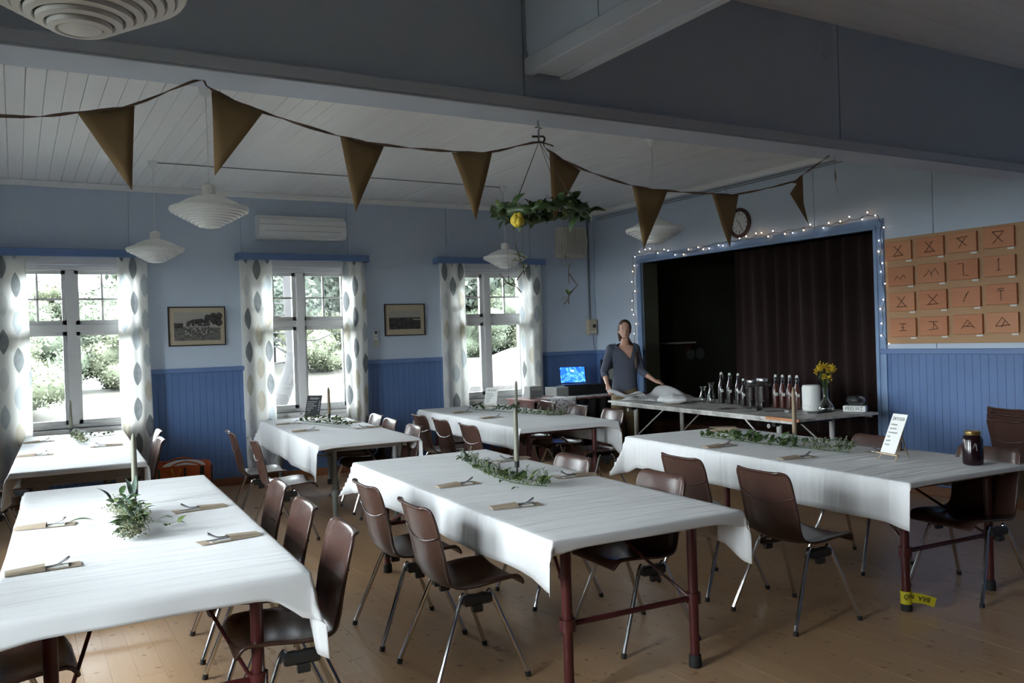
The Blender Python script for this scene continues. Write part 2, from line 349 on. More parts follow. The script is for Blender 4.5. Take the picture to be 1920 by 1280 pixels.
def wall(name, axis, pos, thick, u0, u1, holes, sgn, seams, wains=True, wmat='wall_blue', bb='baseboard'):
    """axis 'y': wall along x at y=pos (room side -sgn); panels, wainscot boards, cap and cornice stand proud of it"""
    b = MB()
    def bx(m, a, c, d0, d1, z0, z1, ch=0.0):
        p0, p1 = sorted((pos+sgn*d0, pos+sgn*d1))
        return m.box(a, c, p0, p1, z0, z1, ch) if axis == 'y' else m.box(p0, p1, a, c, z0, z1, ch)
    for a, c, z0, z1 in wall_cells(u0-.32, u1+.32, -.1, CZ+.12, holes): bx(b, a, c, .012, thick, z0, z1)
    root = b.build(name, 'wall_blue'); tag(root, kind='structure')
    ss = [u0]+[s for s in seams if u0 < s < u1]+[u1]
    zlo = 1.36 if wains else 0.08
    for a, c in zip(ss[:-1], ss[1:]):
        for p in wall_cells(a+.0035, c-.0035, zlo, CZ-.055, holes): bx(MB(), p[0], p[1], 0, .014, p[2], p[3], .0015).build('wall_panel', wmat, root)
    if wains:
        u = u0
        while u < u1-.005:
            v = min(u+.073, u1)
            for p in wall_cells(u+.0012, v-.0012, .085, 1.315, holes):
                if p[1]-p[0] > .01: bx(MB(), p[0], p[1], -.008, .014, p[2], p[3], .0025).build('wainscot_board', 'wainscot_blue', root)
            u = v
        for p in wall_cells(u0, u1, 1.31, 1.362, holes): bx(MB(), p[0], p[1], -.03, .014, p[2], p[3], .006).build('wainscot_cap', 'trim_blue', root)
    for p in wall_cells(u0, u1, 0, .09, holes): bx(MB(), p[0], p[1], -.02, .014, p[2], p[3], .004).build('baseboard', 'baseboard_brown', root)
    b = MB()
    bx(MB(), u0, u1, -.045, .014, CZ-.062, CZ, .008).build('cornice', 'white_paint', root)
    return root
nh = [(a, b, WZ0, WZ1) for a, b in WINN]
OY0, OY1, OZ1 = 5.34, 8.92, 2.53
wall('wall_north', 'y', NY, .3, WX, EX, nh, 1, [-1.27, -.079, 1.09, 2.28, 3.56, 4.92, 6.2])
wall('wall_east', 'x', EX, .2, SY, NY, [(OY0, OY1, 0, OZ1)], 1, [-1.9, -.6, .7, 2.05, 3.4, 4.727, 6.06, 7.33, 8.65])
wall('wall_west', 'x', WX, .3, SY, NY, [(a, b, WZ0, WZ1) for a, b in WWIN], -1, [-.6, .7, 2, 3.3, 4.6, 5.9, 7.2, 8.5], True)
wall('wall_south', 'y', SY, .2, WX, EX, [], -1, [-1.8, -.6, .6, 1.8, 3, 4.2, 5.4, 6.6], True)
# header wall above the wide opening, with its painted beam, and the shorter beam running towards the camera
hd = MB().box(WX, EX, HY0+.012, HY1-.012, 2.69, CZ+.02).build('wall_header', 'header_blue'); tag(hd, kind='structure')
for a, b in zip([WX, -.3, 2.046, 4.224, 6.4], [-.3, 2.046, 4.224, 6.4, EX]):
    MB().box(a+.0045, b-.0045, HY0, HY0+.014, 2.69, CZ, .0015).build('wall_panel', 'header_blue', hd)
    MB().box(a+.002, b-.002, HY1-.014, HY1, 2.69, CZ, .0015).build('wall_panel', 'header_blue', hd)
MB().box(WX, EX, HY0-.035, HY1+.035, 2.632, 2.69, .008).build('beam_casing', 'beam_paint', hd)
MB().box(WX, EX, HY0-.034, HY1+.012, 2.624, 2.633, .002).build('beam_underside', 'beam_paint', hd)
h2 = MB().box(2.058, 2.235, SY, HY0-.01, 2.90, CZ+.02).build('wall_short_header', 'wall_blue'); tag(h2, kind='structure')
ys = [SY, -1.6, -.1, 1.35, 2.72, HY0-.037]
for a, b in zip(ys[:-1], ys[1:]):
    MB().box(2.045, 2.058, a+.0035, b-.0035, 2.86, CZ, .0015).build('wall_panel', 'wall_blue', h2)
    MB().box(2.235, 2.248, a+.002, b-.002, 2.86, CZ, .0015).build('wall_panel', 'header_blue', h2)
MB().box(2.03, 2.075, SY, HY0-.037, 2.785, 2.86, .005).build('beam_edge', 'beam_paint', h2)
MB().box(2.22, 2.265, SY, HY0-.037, 2.785, 2.86, .005).build('beam_edge', 'beam_paint', h2)
MB().box(2.075, 2.22, SY, HY0-.037, 2.80, 2.90).build('beam_underside', 'beam_paint', h2)

# ------------------------------------------------------------------ windows
def window(name, x0, x1, axis='y', pos=NY, sgn=1):
    root = empty(name, kind='structure')
    def bx(a, c, d0, d1, z0, z1, nm, mat='white_paint', par=root, ch=.004):
        p0, p1 = sorted((pos+sgn*d0, pos+sgn*d1))
        m = MB().box(a, c, p0, p1, z0, z1, ch) if axis == 'y' else MB().box(p0, p1, a, c, z0, z1, ch)
        return m.build(nm, mat, par)
    xm = (x0+x1)/2
    for a, c in ((x0, x0+.045), (x1-.045, x1)): bx(a, c, .05, .2, WZ0, WZ1, 'jamb')
    bx(x0, x1, .05, .2, WZ1-.05, WZ1, 'head'); bx(x0-.02, x1+.02, -.03, .22, WZ0-.04, WZ0, 'sill'); bx(x0, x1, .05, .2, WZ0, WZ0+.04, 'bottom_rail')
    bx(x0-.05, x1+.05, -.018, 0, WZ0-.15, WZ0-.04, 'apron'); 
    for a, c in ((x0-.09, x0), (x1, x1+.09)): bx(a, c, -.022, 0, WZ0-.04, WZ1+.1, 'casing')
    bx(x0-.1, x1+.1, -.028, 0, WZ1, WZ1+.1, 'casing')
    bx(xm-.042, xm+.042, .02, .2, WZ0+.04, WZ1-.05, 'mullion')
    for a, c in ((x0+.045, xm-.042), (xm+.042, x1-.045)): bx(a, c, .045, .2, 1.80, 1.875, 'transom')
    for a, c in ((x0+.045, xm-.042), (xm+.042, x1-.045)):
        for z0, z1, cross in ((WZ0+.04, 1.80, False), (1.875, WZ1-.05, True)):
            sh = MB().box(a, a+.04, 0, .04, z0, z1).box(c-.04, c, 0, .04, z0, z1).box(a, c, 0, .04, z0, z0+.045).box(a, c, 0, .04, z1-.04, z1)
            if axis != 'y': sh.v = [(v[1], v[0], v[2]) for v in sh.v]
            off = pos+sgn*.08-(0 if sgn > 0 else .04); so = sh.build('sash', 'white_paint', root, loc=(0, off, 0) if axis == 'y' else (off, 0, 0))
            loc = lambda m: [(v[1], v[0], v[2]) for v in m.v] if axis != 'y' else m.v
            g = MB().box(a+.04, c-.04, .018, .022, z0+.045, z1-.04); g.v = loc(g); g.build('glass_pane', 'pane_glass', so)
            if cross:
                k = MB().box((a+c)/2-.011, (a+c)/2+.011, .008, .032, z0+.045, z1-.04, .003); k.v = loc(k); k.build('muntin', 'white_paint', so)
                k = MB().box(a+.04, c-.04, .008, .032, 2.135, 2.157, .003); k.v = loc(k); k.build('muntin', 'white_paint', so)
for i, (a, b) in enumerate(WINN): window('window_%d' % (i+1), a, b)
for i, (a, b) in enumerate(WWIN): window('window_%d' % (i+4), a, b, 'x', WX, -1)

# curtains and blue pelmets
def curtain(x0, x1, z0, z1, waves, ph, y=NY-.115, amp=.022, mat='curtain_leaf', nz=26):
    nx = 44; P = []; F = []; uv = []; ul = 0; last = None
    for i in range(nx+1):
        t = i/nx; x = x0+(x1-x0)*t; yy = math.sin(t*waves*2*math.pi+ph)*amp
        if last: ul += math.hypot(x-last[0], yy-last[1])
        last = (x, yy)
        for j in range(nz+1):
            s = j/nz; z = z0+(z1-z0)*s
            dx = .006*math.sin(s*7+ph+t*4); P.append((x+dx, y+yy*(1-.35*s)+.006*math.sin(s*5+t*9+ph), z)); uv.append((ul, z))
    F = [(i*(nz+1)+j, (i+1)*(nz+1)+j, (i+1)*(nz+1)+j+1, i*(nz+1)+j+1) for i in range(nx) for j in range(nz)]
    me = bpy.data.meshes.new('curtain'); me.from_pydata(P, [], F); me.materials.append(M[mat]); l = me.uv_layers.new(name='UVMap')
    for li, lo in enumerate(me.loops): l.data[li].uv = uv[lo.vertex_index]
    me.update(); me.shade_smooth(); return me
def pelmet(x0, x1, label):
    p = MB().box(x0, x1, NY-.17, NY-.145, 2.575, 2.655, .004).box(x0, x1, NY-.145, NY, 2.635, 2.655).box(x0, x0+.02, NY-.145, NY, 2.575, 2.635).box(x1-.02, x1, NY-.145, NY, 2.575, 2.635).build('pelmet', 'trim_blue')
    tag(p, label, 'pelmet', 'blue pelmets over the windows'); return p
pelmet(-.34, 1.275, 'blue painted pelmet board over the leftmost window'); pelmet(2.20, 3.775, 'blue painted pelmet board over the middle window, under the air conditioner'); pelmet(4.71, 6.35, 'blue painted pelmet board over the window nearest the corner, behind the wreath')
for k, (a, b, ph, lab) in enumerate([(-.3, .12, .3, 'leaf-print white curtain at the left side of the leftmost window, cut by the photo edge'), (.945, 1.25, 1.9, 'leaf-print white curtain at the right side of the leftmost window'),
    (2.24, 2.585, 3.0, 'leaf-print white curtain at the left side of the middle window'), (3.43, 3.735, 5.2, 'leaf-print white curtain at the right side of the middle window'),
    (4.76, 5.11, 2.2, 'leaf-print white curtain at the left side of the window nearest the corner'), (5.92, 6.30, 4.1, 'leaf-print white curtain at the right side of the window nearest the corner, beside the laptop')]):
    o = link('curtain', curtain(a, b, .12, 2.585, 2.2+.3*(k % 2), ph)); tag(o, lab, 'curtain', 'curtains of the window wall')
#@@PART2
# ------------------------------------------------------------------ stage behind the east wall
st = MB().box(EX+.02, EX+3.2, OY0-.5, OY1+.5, .30, .42).build('floor_stage', 'dark_wood'); tag(st, kind='structure')
ap = MB().box(EX+.03, EX+.06, OY0, OY1, 0, .42).build('trim_1', 'dark_brown'); tag(ap, kind='structure')
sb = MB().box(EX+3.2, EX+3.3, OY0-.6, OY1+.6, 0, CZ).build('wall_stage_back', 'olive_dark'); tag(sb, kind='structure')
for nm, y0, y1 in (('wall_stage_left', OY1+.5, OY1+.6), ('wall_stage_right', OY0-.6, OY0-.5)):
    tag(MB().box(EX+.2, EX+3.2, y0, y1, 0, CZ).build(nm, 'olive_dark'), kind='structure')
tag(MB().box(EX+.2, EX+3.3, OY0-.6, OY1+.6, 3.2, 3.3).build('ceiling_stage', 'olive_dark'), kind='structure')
fr = empty('trim_2', kind='structure')
for a, b, c, d in ((OY0-.105, OY0, 0, OZ1), (OY1, OY1+.105, 0, OZ1), (OY0-.105, OY1+.105, OZ1, OZ1+.10)):
    MB().box(EX-.022, EX, a, b, c, d, .004).build('frame_board', 'frame_blue', fr)
    i0, i1, j0, j1 = (b-.035 if a < OY0-.05 and b <= OY0 else a, b if b <= OY0 else a+.035, c, d-.1 if d > OZ1 else d)
    if b-a < .2: MB().box(EX-.034, EX-.02, i0, i1, 0, OZ1-.001, .004).build('inner_moulding', 'frame_blue', fr)
    else: MB().box(EX-.034, EX-.02, OY0-.03, OY1+.03, OZ1, OZ1+.035, .004).build('inner_moulding', 'frame_blue', fr)
for a, b in ((OY0-.03, OY0), (OY1, OY1+.03)): MB().box(EX+.013, EX+.26, a-.002 if a > 7 else a, b, 0, OZ1-.001).build('reveal', 'olive_pilaster' if a > 7 else 'trim_blue', fr)
MB().box(EX+.013, EX+.2, OY0, OY1, OZ1, OZ1+.03).build('reveal', 'trim_blue', fr)
def stage_curtain(y0, y1, x, z0, z1, ph):
    n = 150; P = []; 
    for i in range(n+1):
        t = i/n
        for j in range(9):
            s = j/8; P.append((x+.05*math.sin(t*(y1-y0)*34+ph+.6*math.sin(t*9))*(.7+.3*s)+.02*math.sin(t*61), y0+(y1-y0)*t+.01*math.sin(s*4+t*20), z0+(z1-z0)*s))
    F = [(i*9+j, (i+1)*9+j, (i+1)*9+j+1, i*9+j+1) for i in range(n) for j in range(8)]
    me = bpy.data.meshes.new('stage_curtain'); me.from_pydata(P, [], F); me.materials.append(M['curtain_red']); me.shade_smooth(); return me
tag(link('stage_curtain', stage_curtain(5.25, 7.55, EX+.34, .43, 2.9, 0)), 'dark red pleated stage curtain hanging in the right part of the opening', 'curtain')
sh = empty('stage_shelf', (8.27, OY1+.499, 1.44), 0, 'dim shelf on the dark side wall inside the stage, right of the woman', 'shelf')
MB().box(-.28, .28, -.15, 0, -.025, 0, .003).build('shelf_board', 'sheet_grey', sh)
for a in (-.2, .2): MB().box(a-.012, a+.012, -.13, 0, -.12, -.025).build('bracket', 'dark_wood', sh)
for k, x in enumerate((8.56, 8.75)):
    o = MB().lathe([(.001, 0), (.075, .004), (.085, .014), (.08, .017), (.001, .008)], 24).xf(Matrix.Rotation(R(90), 4, 'X')).build('wall_plate', 'plate_grey', smooth='auto', loc=(x, OY1+.499, 1.26))
    tag(o, 'faint round grey disc on the dark stage side wall, %s of the two' % ('left' if k == 0 else 'right'), 'disc', 'pale discs in the dark stage')

# ------------------------------------------------------------------ tables and cloths
def rot2(c, a, x, y): return (c[0]+x*math.cos(a)-y*math.sin(a), c[1]+x*math.sin(a)+y*math.cos(a))
def trestle(name, c, ang, hw, hl, label, style, zt=.75, topmat='table_board', group='long tables set for a meal'):
    t = empty(name, (c[0], c[1], 0), ang, label, 'table', group)
    MB().box(-hw, hw, -hl, hl, zt-.028, zt, .003).build('tabletop', topmat, t)
    lm, r = {'maroon': ('maroon_steel', .024), 'grey': ('grey_steel', .024), 'wood': ('grey_wood', .03)}[style]
    lx = hw-.16; ly = hl-.17
    for sy in (-1, 1):
        y = sy*ly
        for sx in (-1, 1):
            m = MB()
            if style == 'wood': m.box(sx*lx-.03, sx*lx+.03, y-.03, y+.03, .0, zt-.10, .004)
            else: m.tube([(sx*lx, y, 0.001), (sx*lx, y, zt-.06)], [r*.93, r*1.04], 16)
            l = m.build('leg', lm, t, smooth='auto')
            if style != 'wood': MB().lathe([(r*1.25, 0), (r*1.3, .01), (r*1.22, .055), (r*1.05, .06)], 16, (sx*lx, y, 0)).build('rubber_foot', 'rubber', l, smooth='auto')
        if style == 'wood': MB().box(-hw+.06, hw-.06, y-.02, y+.02, zt-.13, zt-.028, .003).build('rail', lm, t)
        else:
            MB().box(-lx-.05, lx+.05, y-.02, y+.02, zt-.075, zt-.028, .004).build('rail', lm if style != 'grey' else 'grey_wood', t)
            MB().tube([(-lx, y, .33), (lx, y, .33)], .013, 10).tube([(-lx, y, .305), (-lx, y, .355)], r*1.5, 12).tube([(lx, y, .305), (lx, y, .355)], r*1.5, 12).build('crossbar', lm, t, smooth='auto')
            for sx in (-1, 1): MB().tube([(sx*(lx-.03), y, .34), (sx*.12, y-sy*.62, zt-.035)], .008, 8).build('brace', lm, t, smooth='auto')
    for sx in (-1, 1): MB().box(sx*(hw-.08)-.014, sx*(hw-.08)+.014, -hl+.12, hl-.12, zt-.07, zt-.028, .003).build('side_rail', 'grey_wood' if style != 'maroon' else 'table_board', t)
    return t
def cloth(c, ang, hw, hl, oW, oE, oS, oN, label, seed, zt=.753, droop=(0, 0, 0, 0)):
    rr = .014
    def axisvals(h, o0, o1):
        v = [-h-o0*k/7 for k in range(7, 0, -1)]+[-h-rr*.6, -h+.001]+list(np.linspace(-h+.03, h-.03, 24))+[h-.001, h+rr*.6]+[h+o1*k/7 for k in range(1, 8)]
        return sorted(set(round(a, 4) for a in v))
    xs = axisvals(hw, oW, oE); ys = axisvals(hl, oS, oN); rnd = random.Random(seed); ph = [rnd.uniform(0, 6.28) for _ in range(12)]
    def fold(e):
        if e <= 0: return 0.0, 0.0
        q = rr*math.pi/2
        if e < q: return rr*math.sin(e/rr), rr*(1-math.cos(e/rr))
        return rr, rr+e-q
    P = []
    for y in ys:
        for x in xs:
            sx = 1 if x > 0 else -1; sy = 1 if y > 0 else -1; ex = abs(x)-hw; ey = abs(y)-hl
            hx, dx = fold(ex); hy, dy = fold(ey)
            X = sx*(min(abs(x), hw)+hx); Y = sy*(min(abs(y), hl)+hy); d = max(dx, dy)
            z = zt+.0008*math.sin(x*5+ph[0])*math.sin(y*4+ph[1])-d
            if dx > 0 and dy > 0:
                mn = min(dx, dy); z -= .16*mn; X += sx*.42*mn; Y += sy*.42*mn
                if dx > dy: Y -= 0
            flare = d*.06
            if dx > dy and dx > rr: X += sx*(flare+min(1, dx/.2)*.013*math.sin(y*5.2+ph[2]+(1.5 if sx > 0 else 0))+min(1, dx/.2)*.006*math.sin(y*13+ph[3]))
            elif dy > dx and dy > rr: Y += sy*(flare+min(1, dy/.2)*.010*math.sin(x*7+ph[4])+min(1, dy/.2)*.006*math.sin(x*17+ph[5]))
            k = (0 if sx < 0 else 1)+(0 if sy < 0 else 2)
            if droop[k] and dx+dy > 0:
                wgt = math.exp(-((max(0, hw-abs(x))+max(0, hl-abs(y)))/.09)**2); z -= droop[k]*wgt*min(1, (dx+dy)/.08)
            P.append((X, Y, z))
    n = len(xs); F = [(j*n+i, j*n+i+1, (j+1)*n+i+1, (j+1)*n+i) for j in range(len(ys)-1) for i in range(n-1)]
    me = bpy.data.meshes.new('tablecloth'); me.from_pydata(P, [], F); me.materials.append(M['cloth_white']); me.shade_smooth()
    o = link('tablecloth', me); o.location = (c[0], c[1], 0); o.rotation_euler = (0, 0, ang)
    solid(o, .0016, 1); return tag(o, label, 'tablecloth', 'white tablecloths')
TB = {  # centre, angle, half width, half length, overhangs W E S N
    'T1': ((.43, 8.28), R(-2.5), .435, 1.40, .26, .26, .045, .06),
    'T2': ((.4675, 4.5), R(-2.6), .505, 1.375, .22, .22, .085, .04),
    'T3': ((2.65, 8.12), R(-4.5), .43, 1.38, .27, .25, .03, .2),
    'T4': ((2.455, 4.27), R(-2.9), .51, 1.375, .19, .19, .05, .18),
    'T5': ((4.58, 7.96), R(-4.6), .52, 1.38, .21, .25, .05, .22),
    'T6': ((4.69, 4.11), R(-4.4), .52, 1.34, .24, .22, .03, .2)}
trl = {'T1': 'far left white-clothed table on square grey wooden legs by the leftmost window', 'T2': 'nearest left table with maroon steel legs under a white cloth', 'T3': 'white-clothed table with grey steel legs before the middle window',
       'T4': 'centre front table with maroon steel legs and crossbar under a white cloth', 'T5': 'back table with three chairs each side before the window nearest the corner', 'T6': 'right-hand table with maroon legs, yellow tape round one foot'}
cll = {'T1': 'white cloth on the far left table below the leftmost window', 'T2': 'white creased cloth on the nearest left table, corner draped over a chair', 'T3': 'white cloth with long side drop on the table before the middle window',
       'T4': 'white cloth on the centre front table, hanging over its left side', 'T5': 'white cloth on the back table near the corner, under the leafy branches', 'T6': 'greyish white cloth on the right-hand table with jar and menu easel'}
sty = dict(T1='wood', T2='maroon', T3='grey', T4='maroon', T5='maroon', T6='maroon')
dr = dict(T1=(0, 0, 0, 0), T2=(.02, .10, 0, 0), T3=(.05, 0, .02, 0), T4=(.03, .06, .03, 0), T5=(0, .08, 0, 0), T6=(.02, .02, .06, 0))
TBO = {}
for i, (k, (c, a, hw, hl, oW, oE, oS, oN)) in enumerate(TB.items()):
    TBO[k] = trestle('trestle_table', c, a, hw, hl, trl[k], sty[k]); cloth(c, a, hw, hl, oW, oE, oS, oN, cll[k], 10+i, droop=dr[k])
def onleg(t, sx, sy):
    c, a, hw, hl = TB[t][:4]; return rot2(c, a, sx*(hw-.16), sy*(hl-.17))
# yellow tape on the foot of the right-hand table
lx, ly = onleg('T6', -1, -1)
tp = empty('warning_tape', (lx, ly, .062), R(-30), 'yellow tape with black capitals wound round a maroon table foot, end sticking out', 'tape')
MB().lathe([(.030, -.022), (.0305, .05), (.0315, .05), (.031, -.022)], 20).build('tape_ring', 'yellow_tape', tp, smooth='auto')
fl_ = MB().add([(.02, -.026, .045), (.08, -.03, .035), (.155, -.03, .01), (.14, -.028, -.042), (.08, -.03, -.018), (.02, -.026, -.01)], [(0, 1, 4, 5), (1, 2, 3, 4)]).build('tape_end', 'yellow_tape', tp); solid(fl_, .0008)
fw = Matrix.Rotation(R(90), 4, 'X')
text('BRA', .038, 'ink', tp, Matrix.Translation((.085, -.0312, .008)) @ Matrix.Rotation(R(14), 4, 'Y') @ fw @ Matrix.Rotation(R(180), 4, 'Z'))
text('NÖ', .036, 'ink', tp, Matrix.Translation((-.002, -.0325, .025)) @ fw @ Matrix.Rotation(R(180), 4, 'Z'))

# ------------------------------------------------------------------ shell chairs
def catmull1(vals, t):
    n = len(vals)-1; f = min(t*n, n-1e-6); i = int(f); u = f-i
    a, b, c, d = vals[max(i-1, 0)], vals[i], vals[i+1], vals[min(i+2, n)]
    return .5*(2*b+(c-a)*u+(2*a-5*b+4*c-d)*u*u+(3*b-a-3*c+d)*u**3)
SP = [(.240, .424, .192), (.222, .440, .206), (.185, .448, .215), (.10, .447, .225), (-.01, .437, .228), (-.10, .438, .222), (-.152, .462, .212), (-.176, .52, .206), (-.190, .60, .208), (-.208, .68, .206), (-.226, .755, .206), (-.240, .800, .200), (-.250, .822, .178), (-.257, .829, .150), (-.263, .826, .128)]
def shell_pt(t, u, off=0.0):
    x = catmull1([p[0] for p in SP], t); z = catmull1([p[1] for p in SP], t); w = catmull1([p[2] for p in SP], t)
    dx = catmull1([p[0] for p in SP], min(t+.01, 1))-x; dz = catmull1([p[1] for p in SP], min(t+.01, 1))-z; l = math.hypot(dx, dz) or 1
    nx, nz = -dz/l*-1, dx/l*-1      # towards the sitter
    fd = min(1, max(0, (.93-t)/.10))*min(1, max(0, (t-.04)/.08)); dish = .030*(abs(u)**2.4)*fd; lip = -.008*max(0, abs(u)-.93)/.07*fd
    k = dish+lip+off
    return (x+nx*k, u*w, z+nz*k)
def shell_mesh():
    nu, nv = 17, 40; us = [math.sin((i/(nu-1)-.5)*math.pi)*1.0 for i in range(nu)]; P = [shell_pt(j/(nv-1), u) for j in range(nv) for u in us]
    F = [(j*nu+i, (j+1)*nu+i, (j+1)*nu+i+1, j*nu+i+1) for j in range(nv-1) for i in range(nu-1)]
    me = bpy.data.meshes.new('shell'); me.from_pydata(P, [], F); me.materials.append(M['chair_plastic']); me.shade_smooth(); return me
def make_chair():
    t = empty('shell_chair', (0, 0, 0)); o = link('shell', shell_mesh(), t); solid(o, .012, 0)
    pr = [shell_pt(.66-.035*(1-u*u)+0, u, -.008) for u in np.linspace(-.97, .97, 15)]
    MB().tube(pr, .0045, 6).build('back_ridge', 'chair_plastic', t, smooth=True)
    b = MB()
    for k in range(-3, 4):
        p = shell_pt(.60, k*.08, .006); b.ell(p, (.003, .0035, .0035), 6, 4)
    b.build('vent_holes', 'black_plastic', t, smooth=True)
    for sy in (-1, 1):
        MB().box(-.075, .065, sy*.185-.02, sy*.185+.02, .365, .412, .008).build('bracket', 'bracket_plastic', t)
        MB().box(-.035, .015, sy*.195-.012, sy*.195+.012, .332, .366, .004).build('row_clip', 'bracket_plastic', t)
        for sx in (-1, 1):
            pts = [(sx*.015, sy*.165, .40), (sx*.055-.005, sy*.178, .402), (sx*.085-.005, sy*.184, .385), (sx*.225-(.02 if sx < 0 else -.0), sy*.238, .012)]
            l = MB().tube(smoothpath(pts, 5)[:11]+[pts[-1]], .0112, 10).build('leg', 'chrome', t, smooth='auto')
            MB().tube([(pts[-1][0]-sx*.005, pts[-1][1]-sy*.001, .024), (pts[-1][0], pts[-1][1], .0)], .0138, 10).build('rubber_foot', 'rubber', l, smooth='auto')
    return t
proto = make_chair(); KIDS = {}
first = [True]
def chair(x, y, deg, label, z=0.0, tilt=0.0):
    o = proto if first[0] else copy_tree(proto); first[0] = False
    o.location = (x, y, z); o.rotation_euler = (0, R(tilt), R(deg)); return tag(o, label, 'chair', 'brown plastic shell chairs')
def E_(bx, y, label, a=-3, **k): chair(bx+.245, y, a, label, **k)
def W_(bx, y, label, a=177, **k): chair(bx-.245, y, a, label, **k)
E_(1.59, 4.34, 'brown shell chair at the left side of the centre front table, farther of two')
E_(1.575, 3.66, 'brown shell chair at the left side of the centre front table, nearer of two')
W_(3.03, 4.42, 'brown shell chair at the right side of the centre front table, only its top showing', 178)
W_(3.01, 3.55, 'brown shell chair tucked under the right side of the centre front table, nearer of two')
W_(1.17, 3.43, 'brown shell chair at the right side of the nearest left table, under the cloth corner', 175)
W_(1.185, 4.02, 'brown shell chair at the right side of the nearest left table, middle of three', 176)
W_(1.245, 4.70, 'brown shell chair at the right side of the nearest left table, farthest of three', 176)
E_(-.33, 3.62, 'brown shell chair tucked under the nearest left table, cut off by the bottom left corner', 2)
E_(1.61, 7.76, 'brown shell chair left of the table before the middle window, farther of two', -5)
E_(1.62, 6.98, 'brown shell chair left of the table before the middle window, nearer of two', -5)
W_(3.22, 8.30, 'brown shell chair right of the table before the middle window, farthest, backrest shining white', 175)
W_(3.13, 7.70, 'brown shell chair right of the table before the middle window, middle of three', 175)
W_(3.06, 6.97, 'brown shell chair right of the table before the middle window, nearest of three', 175)
E_(3.50, 7.90, 'brown shell chair left of the back table, farthest of three', -5)
E_(3.45, 7.30, 'brown shell chair left of the back table, middle of three', -5)
E_(3.41, 6.65, 'brown shell chair left of the back table, nearest of three', -5)
W_(5.30, 8.25, 'grey-lit shell chair right of the back table, in front of the doodle cloth', 175)
W_(5.24, 7.54, 'grey-lit shell chair right of the back table, middle of three', 175)
W_(5.18, 6.84, 'grey-lit shell chair right of the back table, nearest, at the end of the serving table', 175)
E_(3.48, 3.95, 'brown shell chair at the left side of the right-hand table, farther of two', -4)
E_(3.45, 3.27, 'brown shell chair at the left side of the right-hand table, nearer of two', -4)
W_(5.10, 3.76, 'dark shell chair behind the right-hand table, its top behind the menu easel', 176)
W_(5.09, 2.98, 'dark shell chair behind the right-hand table, its top right of the dark jar', 176)
W_(1.13, 8.45, 'brown shell chair right of the far left table, farther of two', 177)
W_(1.04, 7.66, 'brown shell chair right of the far left table, nearer of two, beside the orange bag', 177)
E_(-.40, 8.35, 'brown shell chair left of the far left table, farther of two')
E_(-.42, 7.45, 'brown shell chair left of the far left table, nearer of two')
for k, w_ in enumerate(('lowest', 'middle', 'topmost')):
    chair(6.76+.006*k, 3.62, -20, '%s dark shell chair of the stack by the panelled wall at the right edge' % w_, z=.045*k)
# ------------------------------------------------------------------ pendant lamps
def make_lamp():
    t = empty('pendant_lamp')
    MB().lathe([(.045, 3.37), (.045, 3.35), (.03, 3.32), (.008, 3.30)], 20).build('ceiling_cup', 'white_plastic', t, smooth='auto')
    MB().tube([(0, 0, 3.31), (.002, 0, 3.0), (0, 0, 2.70)], .0035, 6).build('cord', 'white_plastic', t, smooth=True)
    m = MB().lathe([(.012, 2.712), (.038, 2.70), (.042, 2.69), (.042, 2.635), (.055, 2.628)], 28)
    for k in range(14):
        a = k*math.pi/7; m.box(-.003, .003, .040, .046, 2.64, 2.69) if 0 else m.tube([(.043*math.cos(a), .043*math.sin(a), 2.64), (.043*math.cos(a), .043*math.sin(a), 2.69)], .003, 4)
    m.build('cap', 'lamp_plastic', t, smooth='auto')
    MB().lathe([(.045, 2.632), (.09, 2.622), (.15, 2.598), (.21, 2.565), (.245, 2.552), (.258, 2.548), (.262, 2.535), (.258, 2.522), (.252, 2.524), (.24, 2.545), (.15, 2.585), (.05, 2.62)], 48, cap=False).build('shade', 'lamp_plastic', t, smooth='auto')
    for k in range(8):
        r = .250-.0255*k; z = 2.530-.0142*k; P = MB(); n = 48
        prof = [(r-.012, .004), (r+.004, -.004), (r+.003, -.015), (r-.014, -.019), (r-.018, -.012), (r-.004, -.008)]
        P.lathe([(a, z+b) for a, b in prof]+[(r, z)], n, cap=False); P.build('louvre', 'lamp_plastic', t, smooth='auto')
    MB().lathe([(.001, 2.408), (.03, 2.408), (.05, 2.414), (.052, 2.424), (.001, 2.42)], 24).build('bottom_disc', 'lamp_plastic', t, smooth='auto')
    return t
lp = make_lamp()
for i, (x, y, lab) in enumerate([(1.17, 6.03, 'white louvred pendant lamp before the air conditioner, behind the second paper flag'), (1.17, 8.63, 'white louvred pendant lamp in front of the right curtain of the leftmost window'),
    (5.02, 8.65, 'white louvred pendant lamp left of the wreath, above the window nearest the corner'), (5.10, 6.04, 'white louvred pendant lamp behind a paper flag, left of the clock'), (.165, 2.40, 'big near pendant lamp cut off by the top left corner of the photo')]):
    o = lp if i == 0 else copy_tree(lp); o.location = (x, y, 0); tag(o, lab, 'lamp', 'white louvred pendant lamps')
tag(MB().tube([(1.17, 8.63, 3.362), (2.0, 8.64, 3.364), (3.2, 8.63, 3.363), (4.2, 8.65, 3.364), (5.02, 8.65, 3.362)], .005, 6).build('ceiling_cable', 'cable_grey'), 'thin cable along the white ceiling between the two far pendant lamps', 'cable')
